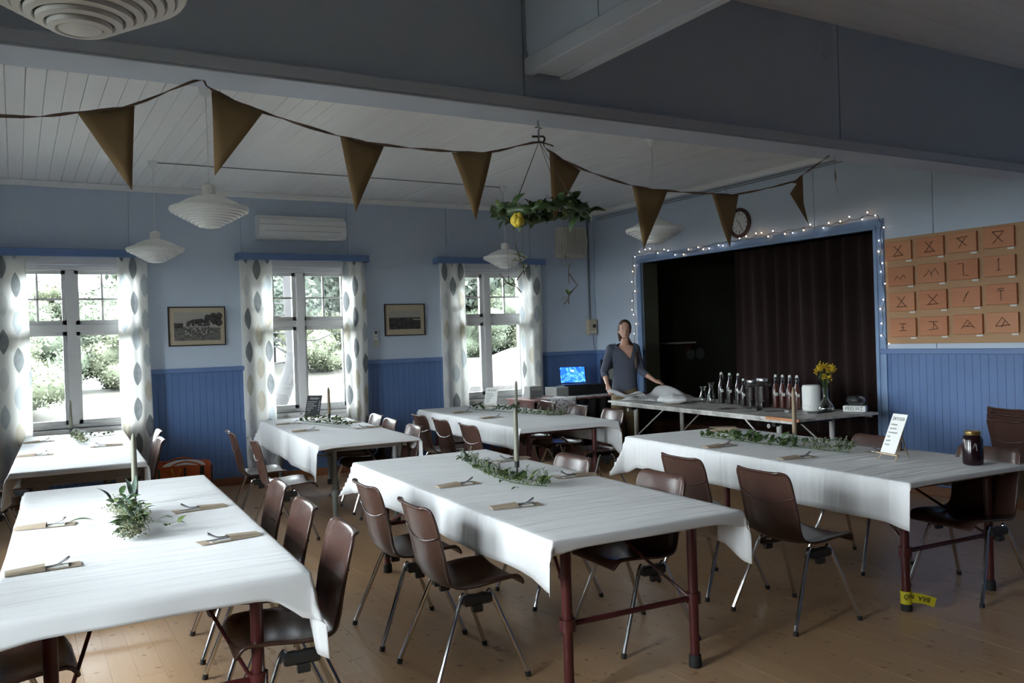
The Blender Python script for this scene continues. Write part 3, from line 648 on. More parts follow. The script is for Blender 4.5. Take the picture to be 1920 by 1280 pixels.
# ------------------------------------------------------------------ paper bunting on the beam
BY = 3.40
bn = empty('paper_bunting', (0, BY, 0), 0, 'string of brown kraft paper flags looped under the painted beam', 'bunting')
cord = [(-1.24, 2.60), (-.6, 2.44), (-.024, 2.418), (.215, 2.455), (.407, 2.506), (.631, 2.622), (.684, 2.593), (.876, 2.527), (1.193, 2.46), (1.394, 2.44), (1.716, 2.439), (1.914, 2.453), (2.178, 2.522), (2.231, 2.486), (2.431, 2.411), (2.741, 2.349), (2.957, 2.337), (3.277, 2.339), (3.497, 2.352), (3.897, 2.44), (4.017, 2.497), (4.246, 2.625)]
pp = smoothpath([(x, 0, z) for x, z in cord], 5); P = []
for i, p in enumerate(pp):
    a = i*.9; d = Vector((math.cos(a)*.2, math.sin(a), math.cos(a))).normalized()*.0065; P += [p+d, p-d]
rb = MB().add(P, [(2*i, 2*i+1, 2*i+3, 2*i+2) for i in range(len(pp)-1)]).build('twisted_ribbon', 'cord_brown', bn, smooth=True); solid(rb, .002, 0)
def flag(a, b, c, skew):
    N = 6; P = []; F = []
    for i in range(N+1):
        for j in range(N+1-i):
            u = i/N; v = j/N; x = a[0]+(b[0]-a[0])*v+(c[0]-a[0])*u; z = a[1]+(b[1]-a[1])*v+(c[1]-a[1])*u; P.append((x, skew*(v-.3)+.02*math.sin(u*2.2+skew*20)*u, z-.003))
    idx = {}; k = 0
    for i in range(N+1):
        for j in range(N+1-i): idx[i, j] = k; k += 1
    for i in range(N):
        for j in range(N-i):
            F.append((idx[i, j], idx[i, j+1], idx[i+1, j]))
            if j+1 < N-i: F.append((idx[i, j+1], idx[i+1, j+1], idx[i+1, j]))
    solid(MB().add(P, F).build('paper_flag', 'flag_brown', bn, smooth=True), .0012, 0)
for a, b, c, s in [((.215, 2.455), (.407, 2.506), (.388, 2.189), .02), ((.684, 2.593), (.876, 2.527), (.689, 2.267), -.03), ((1.193, 2.46), (1.394, 2.44), (1.254, 2.149), .02), ((1.716, 2.439), (1.914, 2.453), (1.838, 2.142), -.02),
    ((2.231, 2.486), (2.431, 2.411), (2.25, 2.15), .03), ((2.741, 2.349), (2.957, 2.337), (2.819, 2.032), -.02), ((3.277, 2.339), (3.497, 2.352), (3.411, 2.053), .02)]: flag(a, b, c, s)
solid(MB().add([(3.90, 0, 2.438), (3.99, 0, 2.478), (3.962, .0, 2.437), (4.006, .0, 2.490), (3.985, .005, 2.437), (3.882, -.012, 2.372), (4.045, .0, 2.205), (4.016, .008, 2.33)], [(0, 1, 2), (3, 4, 5), (3, 5, 7), (5, 6, 7)]).build('paper_flag', 'flag_brown', bn), .0012, 0)
tag(MB().tube(smoothpath([(4.13, HY0-.006, 3.362), (4.065, HY0-.012, 3.29), (4.06, HY0-.01, 3.21), (4.12, HY0-.006, 3.15)], 5), .004, 6).build('loose_cable', 'beam_paint', smooth=True), 'thin white cable looping from the near ceiling down the header wall', 'cable')
tag(MB().tube([(4.29, BY, 2.628), (4.292, BY, 2.545)], .0012, 4).tube([(4.292, BY, 2.545), (4.296, BY, 2.50), (4.293, BY, 2.47)], [.001, .006, .001], 6).tube([(4.293, BY, 2.47), (4.32, BY, 2.40)], .001, 4).build('dangling_string', 'cord_brown'), 'short string with a dark knot hanging under the beam right of the last flag', 'string')
hk = empty('ceiling_hook', (2.178, BY, 0), 0, 'small metal rod with wooden hook under the beam carrying the wreath', 'hook')
MB().tube([(0, 0, 2.625), (0, 0, 2.53)], .006, 8).build('rod', 'steel', hk, smooth='auto')
MB().tube([(-.018, 0, 2.59), (.018, 0, 2.59)], .004, 6).build('cross_pin', 'steel', hk)
MB().tube(smoothpath([(-.035, 0, 2.545), (0, 0, 2.548), (.028, 0, 2.55), (.034, 0, 2.535), (.02, 0, 2.522), (0, 0, 2.525)], 3), .005, 6).build('hook', 'twig', hk, smooth=True)
MB().tube([(.01, -.01, 2.52), (.05, -.012, 2.512), (.075, -.01, 2.508)], [.004, .003, .004], 6).build('peg', 'twig', hk)
# ------------------------------------------------------------------ leaves
def leaf_mesh(nm, L, W, mat, bend=.15, tip=1.0):
    n = 6; P = []; F = []
    for i in range(n+1):
        t = i/n; w_ = W*.5*math.sin(math.pi*t**(.75*tip))**.9 if 0 < t < 1 else .0006
        z = bend*L*math.sin(t*math.pi)-bend*L*.6*t
        P += [(L*t, -w_, z+.12*w_*2), (L*t, 0, z), (L*t, w_, z+.12*w_*2)]
    for i in range(n):
        for k in range(2): F.append((i*3+k, i*3+3+k, i*3+4+k, i*3+1+k))
    return MB().add(P, F).mesh(nm, mat, True)
LV = {'big': leaf_mesh('leaf', .075, .03, 'leaf_dark'), 'mid': leaf_mesh('leaf', .05, .026, 'leaf_mid'), 'blue': leaf_mesh('leaf', .06, .015, 'leaf_blue'), 'round': leaf_mesh('leaf', .038, .032, 'leaf_dark', tip=.85), 'long': leaf_mesh('leaf', .11, .034, 'leaf_dark', .1), 'herb': leaf_mesh('leaf', .042, .012, 'leaf_mid')}
def put_leaf(kind, parent, p, az, el, s=1.0, roll=0.0):
    o = bpy.data.objects.new('leaf', LV[kind]); COL.objects.link(o); o.parent = parent
    o.matrix_local = Matrix.Translation(p) @ Matrix.Rotation(az, 4, 'Z') @ Matrix.Rotation(-el, 4, 'Y') @ Matrix.Rotation(roll, 4, 'X') @ Matrix.Scale(s, 4); return o
rg = random.Random(21)
wr = empty('leaf_wreath', (2.2, 3.42, 2.19), 0, 'hanging wreath of dark green leaves with one yellow rose under the beam hook', 'wreath')
rt = lambda a, r=.205: Vector((r*math.cos(a), r*math.sin(a), .012*math.sin(a*3)))
MB().tube([rt(a)+Vector((0, 0, .006*math.sin(a*11))) for a in np.linspace(0, 2*math.pi, 65)], [.020+.006*math.sin(i*1.7) for i in range(65)], 8).build('vine_ring', 'leaf_dark', wr, smooth=True)
for k in range(290):
    a = rg.uniform(0, 2*math.pi); put_leaf(rg.choice(['round', 'mid', 'big', 'round', 'herb']), wr, rt(a, .20+rg.uniform(-.028, .028))+Vector((0, 0, rg.uniform(-.02, .022))), rg.uniform(0, 6.3), rg.uniform(-.9, .9), rg.uniform(.8, 1.25), rg.uniform(-1, 1))
for a in (.4, 1.9, 3.4, 5.0): MB().tube([rt(a), Vector((-.02, -.02, .335))], .0014, 5).build('string', 'twig', wr)
m = MB()
for k in range(16):
    a = k*2.4; r = .002+.0013*k; m.ell((r*math.cos(a), r*math.sin(a)*.8, rg.uniform(-.012, .012)), (.017, .017, .020), 8, 6)
m.build('yellow_rose', 'yellow_flower', wr, smooth=True, loc=(-.203, -.10, -.058)).scale = (1, 1, 1.1)
def twig_hang(dx, dy, z0, pts, leaves):
    t = MB().tube([(dx, dy, 0), (dx, dy, z0)], .0007, 4).build('thread', 'twig', wr)
    b = MB()
    for s in pts: b.tube([(dx+x, dy+.01*math.sin(x*90), z0+z) for x, z in s], .0028, 5)
    b.build('twig', 'twig', wr)
    for x, z, kd, az, el in leaves: put_leaf(kd, wr, (dx+x, dy, z0+z), az, el, .8)
twig_hang(-.175, -.03, -.165, [[(-.003, 0), (.02, -.045), (.03, -.07), (.035, -.10)], [(.02, -.045), (.05, -.06)]], [(.02, -.05, 'mid', 0, .9), (.01, -.05, 'mid', 3, .2), (.025, -.07, 'mid', .4, .1), (.015, -.06, 'mid', 2.6, -.5)])
twig_hang(-.055, .10, -.22, [[(-.03, 0), (-.01, -.03), (.005, -.07)], [(-.01, -.03), (.02, -.04)], [(.0, -.05), (-.04, -.10)], [(.005, -.06), (.03, -.03)]], [(-.03, -.01, 'mid', 2.8, .3), (0, -.03, 'mid', .3, .5), (.01, -.05, 'herb', 0, .3), (-.01, -.04, 'mid', 3, -.4)])
twig_hang(-.165, .06, -.30, [[(-.045, .01), (-.02, -.03), (0, -.04), (.04, -.055), (.065, -.08)], [(0, -.04), (0, 0)], [(.01, -.045), (.03, -.03)], [(-.02, -.035), (-.035, -.05)]], [(.0, -.04, 'mid', 3, -.1), (.02, -.045, 'herb', 0, .2), (-.01, -.04, 'herb', 2.6, .3), (.01, -.04, 'mid', .2, -.2)])
twig_hang(.125, .0, -.165, [[(.008, 0), (-.003, -.035), (-.01, -.075)], [(-.003, -.035), (.004, -.05)]], [(-.004, -.03, 'herb', 3, -.9)])
twig_hang(.175, .05, -.225, [[(.02, -.01), (.005, -.03), (0, -.05), (-.006, -.11)], [(.002, -.06), (.03, -.095), (.045, -.12), (.03, -.14), (.0, -.165), (-.015, -.19), (-.035, -.215)], [(-.01, -.19), (-.012, -.215)]], [(.005, -.03, 'mid', 2.8, .2), (.0, -.16, 'mid', 2.9, .7), (.005, -.165, 'mid', .2, .6), (-.01, -.18, 'mid', 3, -.3), (-.005, -.17, 'mid', 1.5, .9)])
# ------------------------------------------------------------------ things on the window wall
ac = empty('air_conditioner', (2.965, NY-.002, 2.965), 0, 'white split air conditioner on the wall above the middle window', 'air conditioner')
m = MB(); m.prism([(-.145, .10), (-.185, .085), (-.20, .02), (-.20, -.05), (-.17, -.12), (-.12, -.14), (0, -.14), (0, .135), (-.12, .135)], -.525, .525)
m.v = [(v[1], v[0], v[2]) for v in m.v]; bevel(m.build('body', 'white_plastic', ac), .012, 3)
MB().box(-.46, .46, -.203, -.196, -.052, -.049).box(-.525, .525, -.2025, -.195, .018, .021).build('panel_seam', 'grey_plastic', ac)
MB().box(-.45, .45, -.196, -.13, -.115, -.108).xf(Matrix.Rotation(R(0), 4, 'X')).build('air_flap', 'white_plastic', ac)
MB().tube([(.525, -.05, -.02), (.56, -.04, -.025), (.56, -.005, -.05)], .008, 6).build('pipe', 'black_plastic', ac)
fh = empty('fan_heater_box', (6.86, NY, 2.91), 0, 'cream wall fan box with fine louvres near the corner, behind the wreath', 'ventilator')
bevel(MB().add([(-.24, 0, -.23), (.24, 0, -.23), (.24, 0, .22), (-.24, 0, .22), (-.215, -.12, -.215), (.225, -.12, -.215), (.24, -.13, 0), (.225, -.12, .205), (0, -.13, .225), (-.215, -.12, .205), (-.235, -.13, 0), (0, -.13, -.235)],
    [(4, 11, 5, 6, 7, 8, 9, 10), (0, 1, 5, 11, 4), (1, 2, 7, 6, 5), (2, 3, 9, 8, 7), (3, 0, 4, 10, 9), (0, 3, 2, 1)]).build('housing', 'cream', fh), .01, 2)
for k in range(18): MB().box(-.12, .20, -.141, -.128, -.17+.019*k, -.163+.019*k).build('louvre', 'cream', fh)
for z in (-.05, .06): MB().box(-.125, .205, -.142, -.130, z-.004, z+.004).build('grille_bar', 'cream', fh)
MB().box(-.13, -.12, -.142, -.128, -.18, .19).build('grille_bar', 'cream', fh); MB().box(.03, .038, -.142, -.128, -.18, .19).build('grille_bar', 'cream', fh)
th = empty('switch_box', (7.19, NY, 1.70), 0, 'yellowed cream switch box on the wall left of the corner', 'switch box')
bevel(MB().box(-.07, .07, -.07, 0, -.11, .11).build('housing', 'passepartout', th), .006, 2)
MB().box(.0, .05, -.074, -.069, -.01, .035).build('dark_switch', 'black_plastic', th); MB().box(-.05, .055, -.0725, -.069, -.09, -.05).build('lower_plate', 'cream', th)
cb_ = MB().tube([(7.18, NY-.008, 1.81), (7.18, NY-.008, 3.25)], .006, 6).tube([(7.20, NY-.008, 1.81), (7.202, NY-.008, 3.25)], .005, 6).tube([(7.18, NY-.008, 3.25), (7.0, NY-.01, 3.285), (6.4, NY-.01, 3.29)], .006, 6).tube([(7.23, NY-.01, 1.6), (7.24, NY-.01, 1.45), (7.25, NY-.012, 1.37)], .005, 6)
tag(cb_.build('wall_cable', 'cable_grey'), 'grey cables running up the wall from the cream switch box', 'cable')
tag(MB().tube([(EX-.012, 9.9, 3.27), (EX-.012, 7, 3.285), (EX-.012, 5.0, 3.29), (EX-.012, 3.7, 3.29)], .006, 6).tube([(EX-.012, 9.9, 3.24), (EX-.012, 6.6, 3.262), (EX-.012, 4.4, 3.27)], .005, 6).build('cornice_cable', 'cable_grey'), 'thin cables under the white cornice along the stage wall', 'cable')
rm = empty('remote_control', (3.885, NY, 1.64), 0, 'white remote control in its wall holder between curtain and small picture', 'remote control')
bevel(MB().box(-.028, .028, -.022, -.004, -.09, .09).build('body', 'white_plastic', rm), .006, 2); MB().box(-.018, .018, -.0235, -.0215, .045, .08).build('screen', 'plate_grey', rm); MB().box(-.033, .033, -.026, 0, -.105, -.03).build('holder', 'cream', rm)
for k in range(3): MB().box(-.015+.012*k, -.008+.012*k, -.0235, -.0215, .01, .02).build('button', 'grey_plastic', rm)
def picture(x0, x1, z0, z1, label, kind, fw_=.012):
    t = empty('framed_picture', ((x0+x1)/2, NY, (z0+z1)/2), 0, label, 'picture', 'framed pictures on the window wall'); a, h = (x1-x0)/2, (z1-z0)/2
    for b in ((-a, a, h-fw_, h), (-a, a, -h, -h+fw_), (-a, -a+fw_, -h+fw_, h-fw_), (a-fw_, a, -h+fw_, h-fw_)): MB().box(b[0], b[1], -.022, 0, b[2], b[3], .002).build('frame', 'map_frame', t)
    MB().box(-a+fw_, a-fw_, -.012, -.004, -h+fw_, h-fw_).build('mount_board', 'passepartout', t)
    if kind == 0:
        MB().box(-.245, .25, -.0135, -.0125, -.16, .155).build('print_sky', 'photo_print_sky', t)
        MB().add([(-.245, -.0142, -.16), (.25, -.0142, -.16), (.25, -.0142, -.02), (-.245, -.0142, -.0)], [(0, 1, 2, 3)]).build('print_ground', 'photo_print_grass', t)
        m = MB()
        for k in range(22): m.add([(lambda c, r, n=7: [(c[0]+r*math.cos(j*6.283/n), -.0148-.00001*k, c[1]+r*math.sin(j*6.283/n)) for j in range(n)])((rg.uniform(.10, .24), rg.uniform(.03, .12)), rg.uniform(.02, .045))][0], [tuple(range(7))])
        m.add([(-.12, -.0149, .0), (.14, -.0149, .0), (.13, -.0149, .05), (.05, -.0149, .085), (-.05, -.0149, .075), (-.11, -.0149, .05)], [tuple(range(6))]).add([(-.245, -.0149, -.02), (-.15, -.0149, -.02), (-.15, -.0149, .035), (-.245, -.0149, .04)], [(0, 1, 2, 3)]).build('print_trees', 'photo_print_dark', t)
        m = MB(); q = MB()
        for k in range(60):
            cx = rg.uniform(-.13, .16); cz = rg.uniform(-.10, .04); r = .009; (m if k % 2 else q).add([(cx+r*math.cos(j*1.05), -.0155-.00001*k, cz+r*1.3*math.sin(j*1.05)) for j in range(6)], [tuple(range(6))])
        o = m.build('print_figures', 'photo_print_sky', t); o['kind'] = 'stuff'; o = q.build('print_shadows', 'photo_print_dark', t); o['kind'] = 'stuff'
    else:
        MB().box(-.22, .215, -.0135, -.0125, -.12, .115).build('print_sky', 'photo_print_sky', t); MB().add([(-.22, -.0142, -.12), (.215, -.0142, -.12), (.215, -.0142, .03), (-.22, -.0142, .028)], [(0, 1, 2, 3)]).build('print_landscape', 'photo_print_dark', t)
        MB().add([(.10, -.015, .0), (.215, -.015, -.005), (.215, -.015, .012), (.12, -.015, .01)], [(0, 1, 2, 3)]).build('print_water', 'photo_print_sky', t)
picture(1.455, 2.07, 1.61, 2.05, 'framed old group photograph between the first two windows', 0); picture(4.01, 4.565, 1.655, 2.06, 'smaller framed landscape photograph between the middle window and the next', 1)
# ------------------------------------------------------------------ things on the stage wall
ck = empty('wall_clock', (EX, 7.115, 2.83), 0, 'round white clock with dark wooden rim, half hidden by a paper flag', 'clock')
ry = Matrix.Rotation(R(-90), 4, 'Y')
MB().lathe([(.17, 0), (.175, .02), (.165, .035), (.14, .035), (.132, .02), (.132, 0)], 40).xf(ry).build('rim', 'dark_wood', ck, smooth='auto')
MB().lathe([(.001, .012), (.135, .012), (.135, .006)], 40).xf(ry).build('dial', 'paper_white', ck)
m = MB()
for k in range(12):
    a = k*math.pi/6; w_ = .005 if k % 3 else .009; q = MB().box(-.0155, -.013, -w_/2, w_/2, .092, .12).xf(Matrix.Rotation(a, 4, 'X')); m.add(q.v, q.f)
m.build('hour_marks', 'ink', ck)
for nm, a, l in (('hour_hand', R(-40), .06), ('minute_hand', R(150), .095)): MB().box(-.018, -.016, -.003, .003, -.015, l).xf(Matrix.Rotation(a, 4, 'X')).build(nm, 'ink', ck)
bd = empty('plaque_board', (EX-.001, 4.56, 1.915), 0, 'plywood board with sixteen branded wooden plaques right of the stage', 'board')
MB().box(-.02, 0, -.655, .66, -.505, .505, .002).build('backing', 'board_ply', bd)
X1 = [[(-.04, .045), (.045, -.045)], [(.035, .05), (-.045, -.045)], [(-.055, -.048), (.055, -.045)]]
SY_ = [X1, X1+[[(0, .03), (.012, .045)]], [[(-.05, .04), (.055, .045)], [(-.035, .035), (.045, -.035)], [(.03, .03), (-.03, -.05)]], [[(-.05, .05), (.05, .05)], [(-.05, .05), (.04, -.045)], [(.045, .045), (-.045, -.05)]],
    [[(-.06, -.03), (-.03, .005), (-.005, -.03), (.03, .01), (.055, -.015)]], [[(-.075, -.03), (-.045, -.01), (-.02, .03), (.01, -.03)], [(.0, -.01), (.04, .04), (.075, -.02)]], [[(-.05, .055), (.0, .055), (.0, -.05), (.045, -.055)]], [[(.005, .065), (-.015, .05)], [(-.005, .06), (-.005, -.04)], [(-.02, -.04), (.012, -.03)]],
    X1, [[(-.045, .045), (.04, -.035)], [(.045, .045), (-.04, -.04)], [(-.06, -.045), (.055, -.04)]], [[(.03, .05), (.0, .0), (-.02, -.04)], [(.0, .01), (.015, .03)]], [[(-.025, .045), (.025, .05)], [(-.03, .03), (.03, .032)], [(.0, .03), (.0, -.055)]],
    [[(-.035, .035), (.035, .035)], [(.0, .035), (.0, -.03)], [(-.035, -.03), (.035, -.03)], [(-.015, .0), (.015, .0)]], [[(-.045, .04), (.045, .04)], [(.0, .04), (.0, -.03)], [(-.045, -.035), (.04, -.025)], [(.0, .03), (.045, -.025)]], [[(-.06, -.04), (.0, .04), (.065, -.035)], [(-.04, -.018), (.055, -.02)], [(.02, .01), (-.01, -.02)]], [[(-.06, -.03), (.0, .045), (.065, -.03)], [(-.06, -.03), (.055, -.02)], [(.02, .015), (-.01, -.04)]]]
for r in range(4):
    for c in range(4):
        py_ = .495-.313*c-.008*r+rg.uniform(-.006, .006); pz = .378-.243*r+.006*c
        q = MB().box(-.046, -.020, -.132, .132, -.088, .088, .003).build('wood_plaque', 'plaque_pine', bd, loc=(0, py_, pz))
        m = MB()
        for s in SY_[r*4+c]: m.tube([(-.0465, -x, z) for x, z in s], .0032, 4)
        m.build('branded_symbol', 'dark_brown', q)
        MB().box(-.045, -.043, -.125, -.07, -.108, -.094).build('name_strip', 'paper_white', q) if 0 else MB().box(-.030, -.020, -.125, -.068, -.108, -.094).build('name_strip', 'paper_white', q)
# fairy lights round the stage opening
fy = empty('fairy_lights', (EX, 0, 0), 0, 'string of small warm fairy lights round the stage opening', 'string lights')
wp = [(9.03, 1.30), (9.06, 1.5), (9.04, 1.75), (9.07, 2.0), (9.05, 2.25), (9.04, 2.5), (9.03, 2.63), (8.6, 2.66), (8.2, 2.60), (7.9, 2.58), (7.5, 2.63), (7.1, 2.63), (6.7, 2.64), (6.3, 2.65), (5.9, 2.64), (5.6, 2.65), (5.28, 2.66), (5.24, 2.5), (5.25, 2.2), (5.22, 1.9), (5.25, 1.6), (5.22, 1.40)]
wire = smoothpath([(-.045, a, b) for a, b in wp], 6)
for i, p in enumerate(wire): p.y += .012*math.sin(i*1.3); p.z += .010*math.sin(i*1.9)
MB().tube(wire, .0028, 5).build('wire', 'black_plastic', fy)
bw = MB().ell((0, 0, 0), (.0062, .0062, .0075), 8, 6).mesh('bulb', 'bulb_warm', True); bh = MB().ell((0, 0, 0), (.0055, .0055, .0065), 8, 6).mesh('bulb', 'bulb_white', True); L = 0; nxt = 0
for a, b in zip(wire[:-1], wire[1:]):
    L += (b-a).length
    while nxt < L:
        p = b+Vector((-.005, rg.uniform(-.012, .012), rg.choice([-.03, -.028, .02, .03]))) if abs(b.z-2.63) < .06 and 5.3 < b.y < 9 else b+Vector((-.005, rg.choice([-.03, .025, .02]), 0))
        o = link('bulb', rg.choice([bw, bh, bh]), fy, p); nxt += rg.uniform(.09, .15)
        o2 = MB().tube([b, p], .0022, 4).build('bulb_stem', 'black_plastic', fy)
# ------------------------------------------------------------------ cutlery in paper sleeves
def make_cut():
    t = empty('cutlery_sleeve')
    MB().box(-.135, .125, -.044, .044, .0008, .0022).build('sleeve_back', 'kraft', t)
    m = MB().add([(-.135, -.045, .001), (-.135, -.024, .009), (-.135, .024, .009), (-.135, .045, .001), (.0, -.045, .001), (.0, -.024, .017), (.0, .024, .017), (.0, .045, .001)], [(0, 1, 5, 4), (1, 2, 6, 5), (2, 3, 7, 6), (0, 3, 2, 1)]); solid(m.build('sleeve_pocket', 'kraft', t), .0008, 1)
    MB().box(-.05, .08, -.030, .030, .0023, .0065).build('napkin', 'paper_white', t)
    k = MB().box(-.10, .095, .004, .020, .0068, .011, .0015).build('knife', 'steel', t)
    f = MB().tube(smoothpath([(-.09, -.008, .006), (0, -.009, .010), (.045, -.012, .014), (.085, -.016, .038)], 3), [.004]*7+[.005, .006, .0045], 6)
    f.build('fork', 'steel', t, smooth=True)
    return t
cp = make_cut(); CUTS = [
 ('T4', 2.17, 4.36, -1, 'left of the centre front table beside the sprig'), ('T4', 2.12, 3.62, -12, 'near end of the centre front table, left of middle'), ('T4', 2.90, 5.0, 184, 'far right of the centre front table'), ('T4', 2.84, 4.16, 172, 'right side of the centre front table'),
 ('T2', .07, 3.76, 1, 'near left side of the nearest left table'), ('T2', .10, 4.67, -8, 'far left side of the nearest left table'), ('T2', .79, 4.62, 185, 'far right side of the nearest left table'), ('T2', .77, 3.82, 188, 'near right side of the nearest left table'),
 ('T1', .16, 9.06, 5, 'far left side of the far left table'), ('T1', .11, 7.91, -9, 'near left side of the far left table'), ('T1', .65, 8.2, 177, 'right side of the far left table'),
 ('T3', 2.45, 8.85, -10, 'far left side of the table with the black menu'), ('T3', 2.38, 8.02, -12, 'near left side of the table with the black menu'), ('T3', 3.0, 9.1, 170, 'far right side of the table with the black menu'), ('T3', 2.95, 8.45, 172, 'middle right side of the table with the black menu'), ('T3', 2.92, 7.81, 179, 'near right side of the table with the black menu'),
 ('T5', 4.33, 8.55, 5, 'far left side of the back table near the corner'), ('T5', 4.27, 7.74, 0, 'near left side of the back table near the corner'), ('T5', 4.93, 7.5, 176, 'right side of the back table near the corner'),
 ('T6', 4.38, 4.53, -5, 'far left side of the right-hand table'), ('T6', 4.33, 3.78, -13, 'near left side of the right-hand table'), ('T6', 4.95, 3.6, 170, 'right-hand table, behind the menu easel')]
for i, (tk, x, y, d, lab) in enumerate(CUTS):
    o = cp if i == 0 else copy_tree(cp); o.location = (x, y, .7565); o.rotation_euler = (0, 0, R(d)); tag(o, 'paper cutlery sleeve at the '+lab, 'cutlery', 'cutlery sleeves on the set tables')
# ------------------------------------------------------------------ candles
def candle(x, y, h, mat, label, z=.7565, lean=0):
    t = empty('taper_candle', (x, y, z), 0, label, 'candle', 'taper candles on the tables'); t.rotation_euler = (R(lean), R(lean*.6), 0)
    MB().lathe([(.022, 0), (.022, .003), (.006, .006), (.005, .045), (.0145, .05), (.0155, .085), (.0145, .086)], 14).build('candle_holder', 'black_metal', t, smooth='auto')
    n = 16; pr = [(.0135, .078), (.0160, .10)]+[(.0165-.003*k/8, .10+(h-.14)*k/8) for k in range(1, 9)]+[(.009, h-.015), (.002, h)]
    m = MB().lathe(pr, 12); m.build('candle_stick', mat, t, smooth='auto'); MB().tube([(0, 0, h-.001), (.001, 0, h+.006)], .001, 4).build('wick', 'ink', t)
candle(2.60, 4.42, .41, 'candle_green', 'greenish taper candle in a black holder on the centre front table'); candle(.53, 4.98, .39, 'candle_green', 'greenish taper candle on the nearest left table, above the big bouquet')
candle(.44, 9.38, .36, 'candle_green', 'dull green taper candle on the far left table, before the window post'); candle(2.84, 8.72, .37, 'candle_brown', 'brownish taper candle on the table with the black menu')
candle(4.69, 7.95, .36, 'candle_green', 'tall grey-green taper candle on the back table near the corner', lean=1.2); candle(4.75, 4.17, .42, 'candle_brown', 'brownish taper candle on the right-hand table before the serving table')
# ------------------------------------------------------------------ greenery on the tables
def greens(path, label, leaves, spikes=0, fluff=0, spread=.05, up=.05, seed=0, extra=(), flw='blossom'):
    g = random.Random(seed); c = path[len(path)//2]; t = empty('greenery_sprig', (c[0], c[1], .7575), 0, label, 'greenery', 'green sprigs on the tables')
    pts = smoothpath([(p[0]-c[0], p[1]-c[1], .012) for p in path], 5)
    MB().tube(pts, .003, 5).build('stem', 'leaf_dark', t, smooth=True)
    def at():
        i = g.uniform(0, len(pts)-1.01); a = pts[int(i)].lerp(pts[int(i)+1], i % 1); return a, (pts[int(i)+1]-pts[int(i)])
    for kind, n in leaves:
        for _ in range(n):
            p, d = at(); az = math.atan2(d.y, d.x)+g.choice([-1, 1])*g.uniform(.3, 1.5); el = g.uniform(.02, .9)
            put_leaf(kind, t, p+Vector((g.uniform(-spread, spread), g.uniform(-spread, spread), g.uniform(0, up))), az, el, g.uniform(.75, 1.15), g.uniform(-.6, .6))
    for x, y, z, kind, az, el, s in extra: put_leaf(kind, t, (x-c[0], y-c[1], z), az, el, s)
    if spikes:
        m = MB(); st = MB()
        for _ in range(spikes):
            p, d = at(); h = g.uniform(.05, .10); dx, dy = g.uniform(-.5, .5)*h, g.uniform(-.5, .5)*h; p = p+Vector((g.uniform(-spread, spread), g.uniform(-spread, spread), 0))
            q = p+Vector((dx, dy, h)); st.tube([p, q], .0012, 4)
            for k in range(16):
                r = p.lerp(q, .3+.7*k/15); m.ell((r.x+g.uniform(-.007, .007), r.y+g.uniform(-.007, .007), r.z), (.0035, .0035, .0045), 5, 3)
        st.build('flower_stalk', 'leaf_dark', t); o = m.build('flower_spikes', 'blossom_violet', t); o['kind'] = 'stuff'
    if fluff:
        m = MB()
        for _ in range(fluff):
            p, d = at(); p = p+Vector((g.gauss(0, spread*.62), g.gauss(0, spread*.62), abs(g.gauss(.022, .022)))); s = g.uniform(.0028, .0052); m.ell(p, (s, s, s), 5, 3)
        o = m.build('blossom_cloud', flw, t); o['kind'] = 'stuff'
greens([(2.60, 5.12), (2.50, 4.72), (2.44, 4.42), (2.42, 4.12), (2.50, 3.93)], 'long green sprig with small flower spikes on the centre front table', [('herb', 120), ('mid', 95), ('big', 34)], 34, 0, .035, .035, 1, [(2.40, 4.25, .01, 'long', 4.0, .1, .8), (2.36, 4.0, .01, 'long', 3.6, .05, .7), (2.66, 5.2, .03, 'long', 1.9, .5, .8)])
greens([(.42, 4.78), (.47, 4.6), (.46, 4.42), (.44, 4.22), (.41, 4.08)], 'big bouquet of leaves and pale blossom on the nearest left table', [('big', 30), ('mid', 50), ('blue', 50), ('round', 30)], 8, 1500, .045, .07, 2, [(.30, 4.56, .02, 'long', 3.3, .1, 1.1), (.5, 4.9, .06, 'blue', 1.9, 1.1, 1.8), (.52, 4.92, .07, 'blue', 1.2, 1.2, 1.7), (.40, 4.8, .05, 'blue', 2.6, .9, 1.9), (.45, 4.85, .08, 'big', 1.2, .6, 1.1), (.55, 4.3, .03, 'big', -.5, .2, 1), (.60, 4.22, .02, 'big', -.6, .1, .9), (.62, 4.15, .03, 'mid', .6, .6, 1.2), (.57, 4.18, .02, 'mid', -1.4, .3, 1.2)])
greens([(.46, 9.32), (.47, 9.0), (.48, 8.75), (.50, 8.5)], 'pale blossom sprig under the candle on the far left table', [('mid', 24), ('round', 8), ('herb', 20)], 0, 320, .035, .05, 3)
greens([(.50, 9.05), (.64, 9.02), (.80, 9.08)], 'leafy twig lying right of the candle on the far left table', [('round', 18), ('mid', 4)], 0, 0, .015, .03, 4)
greens([(2.60, 8.95), (2.66, 8.70), (2.74, 8.42), (2.78, 8.2), (2.82, 7.98)], 'green leafy sprig round the candle on the table with the black menu', [('mid', 50), ('big', 20), ('round', 26), ('herb', 30)], 0, 130, .03, .07, 5, (), 'blossom_violet')
greens([(4.56, 8.75), (4.60, 8.45), (4.64, 8.15), (4.68, 7.9)], 'branch of big dark leaves at the left of the back table sprigs', [('long', 24), ('big', 18)], 0, 0, .02, .05, 6)
greens([(4.68, 7.95), (4.72, 7.72), (4.78, 7.5), (4.86, 7.32)], 'thin twiggy sprig with small buds at the right of the back table candle', [('mid', 30), ('herb', 30)], 20, 160, .035, .02, 7, (), 'leaf_dark')
greens([(4.60, 4.95), (4.62, 4.65), (4.63, 4.35), (4.64, 4.1)], 'dark green branch left of the candle on the right-hand table', [('big', 60), ('mid', 70), ('round', 30)], 0, 0, .04, .045, 8)
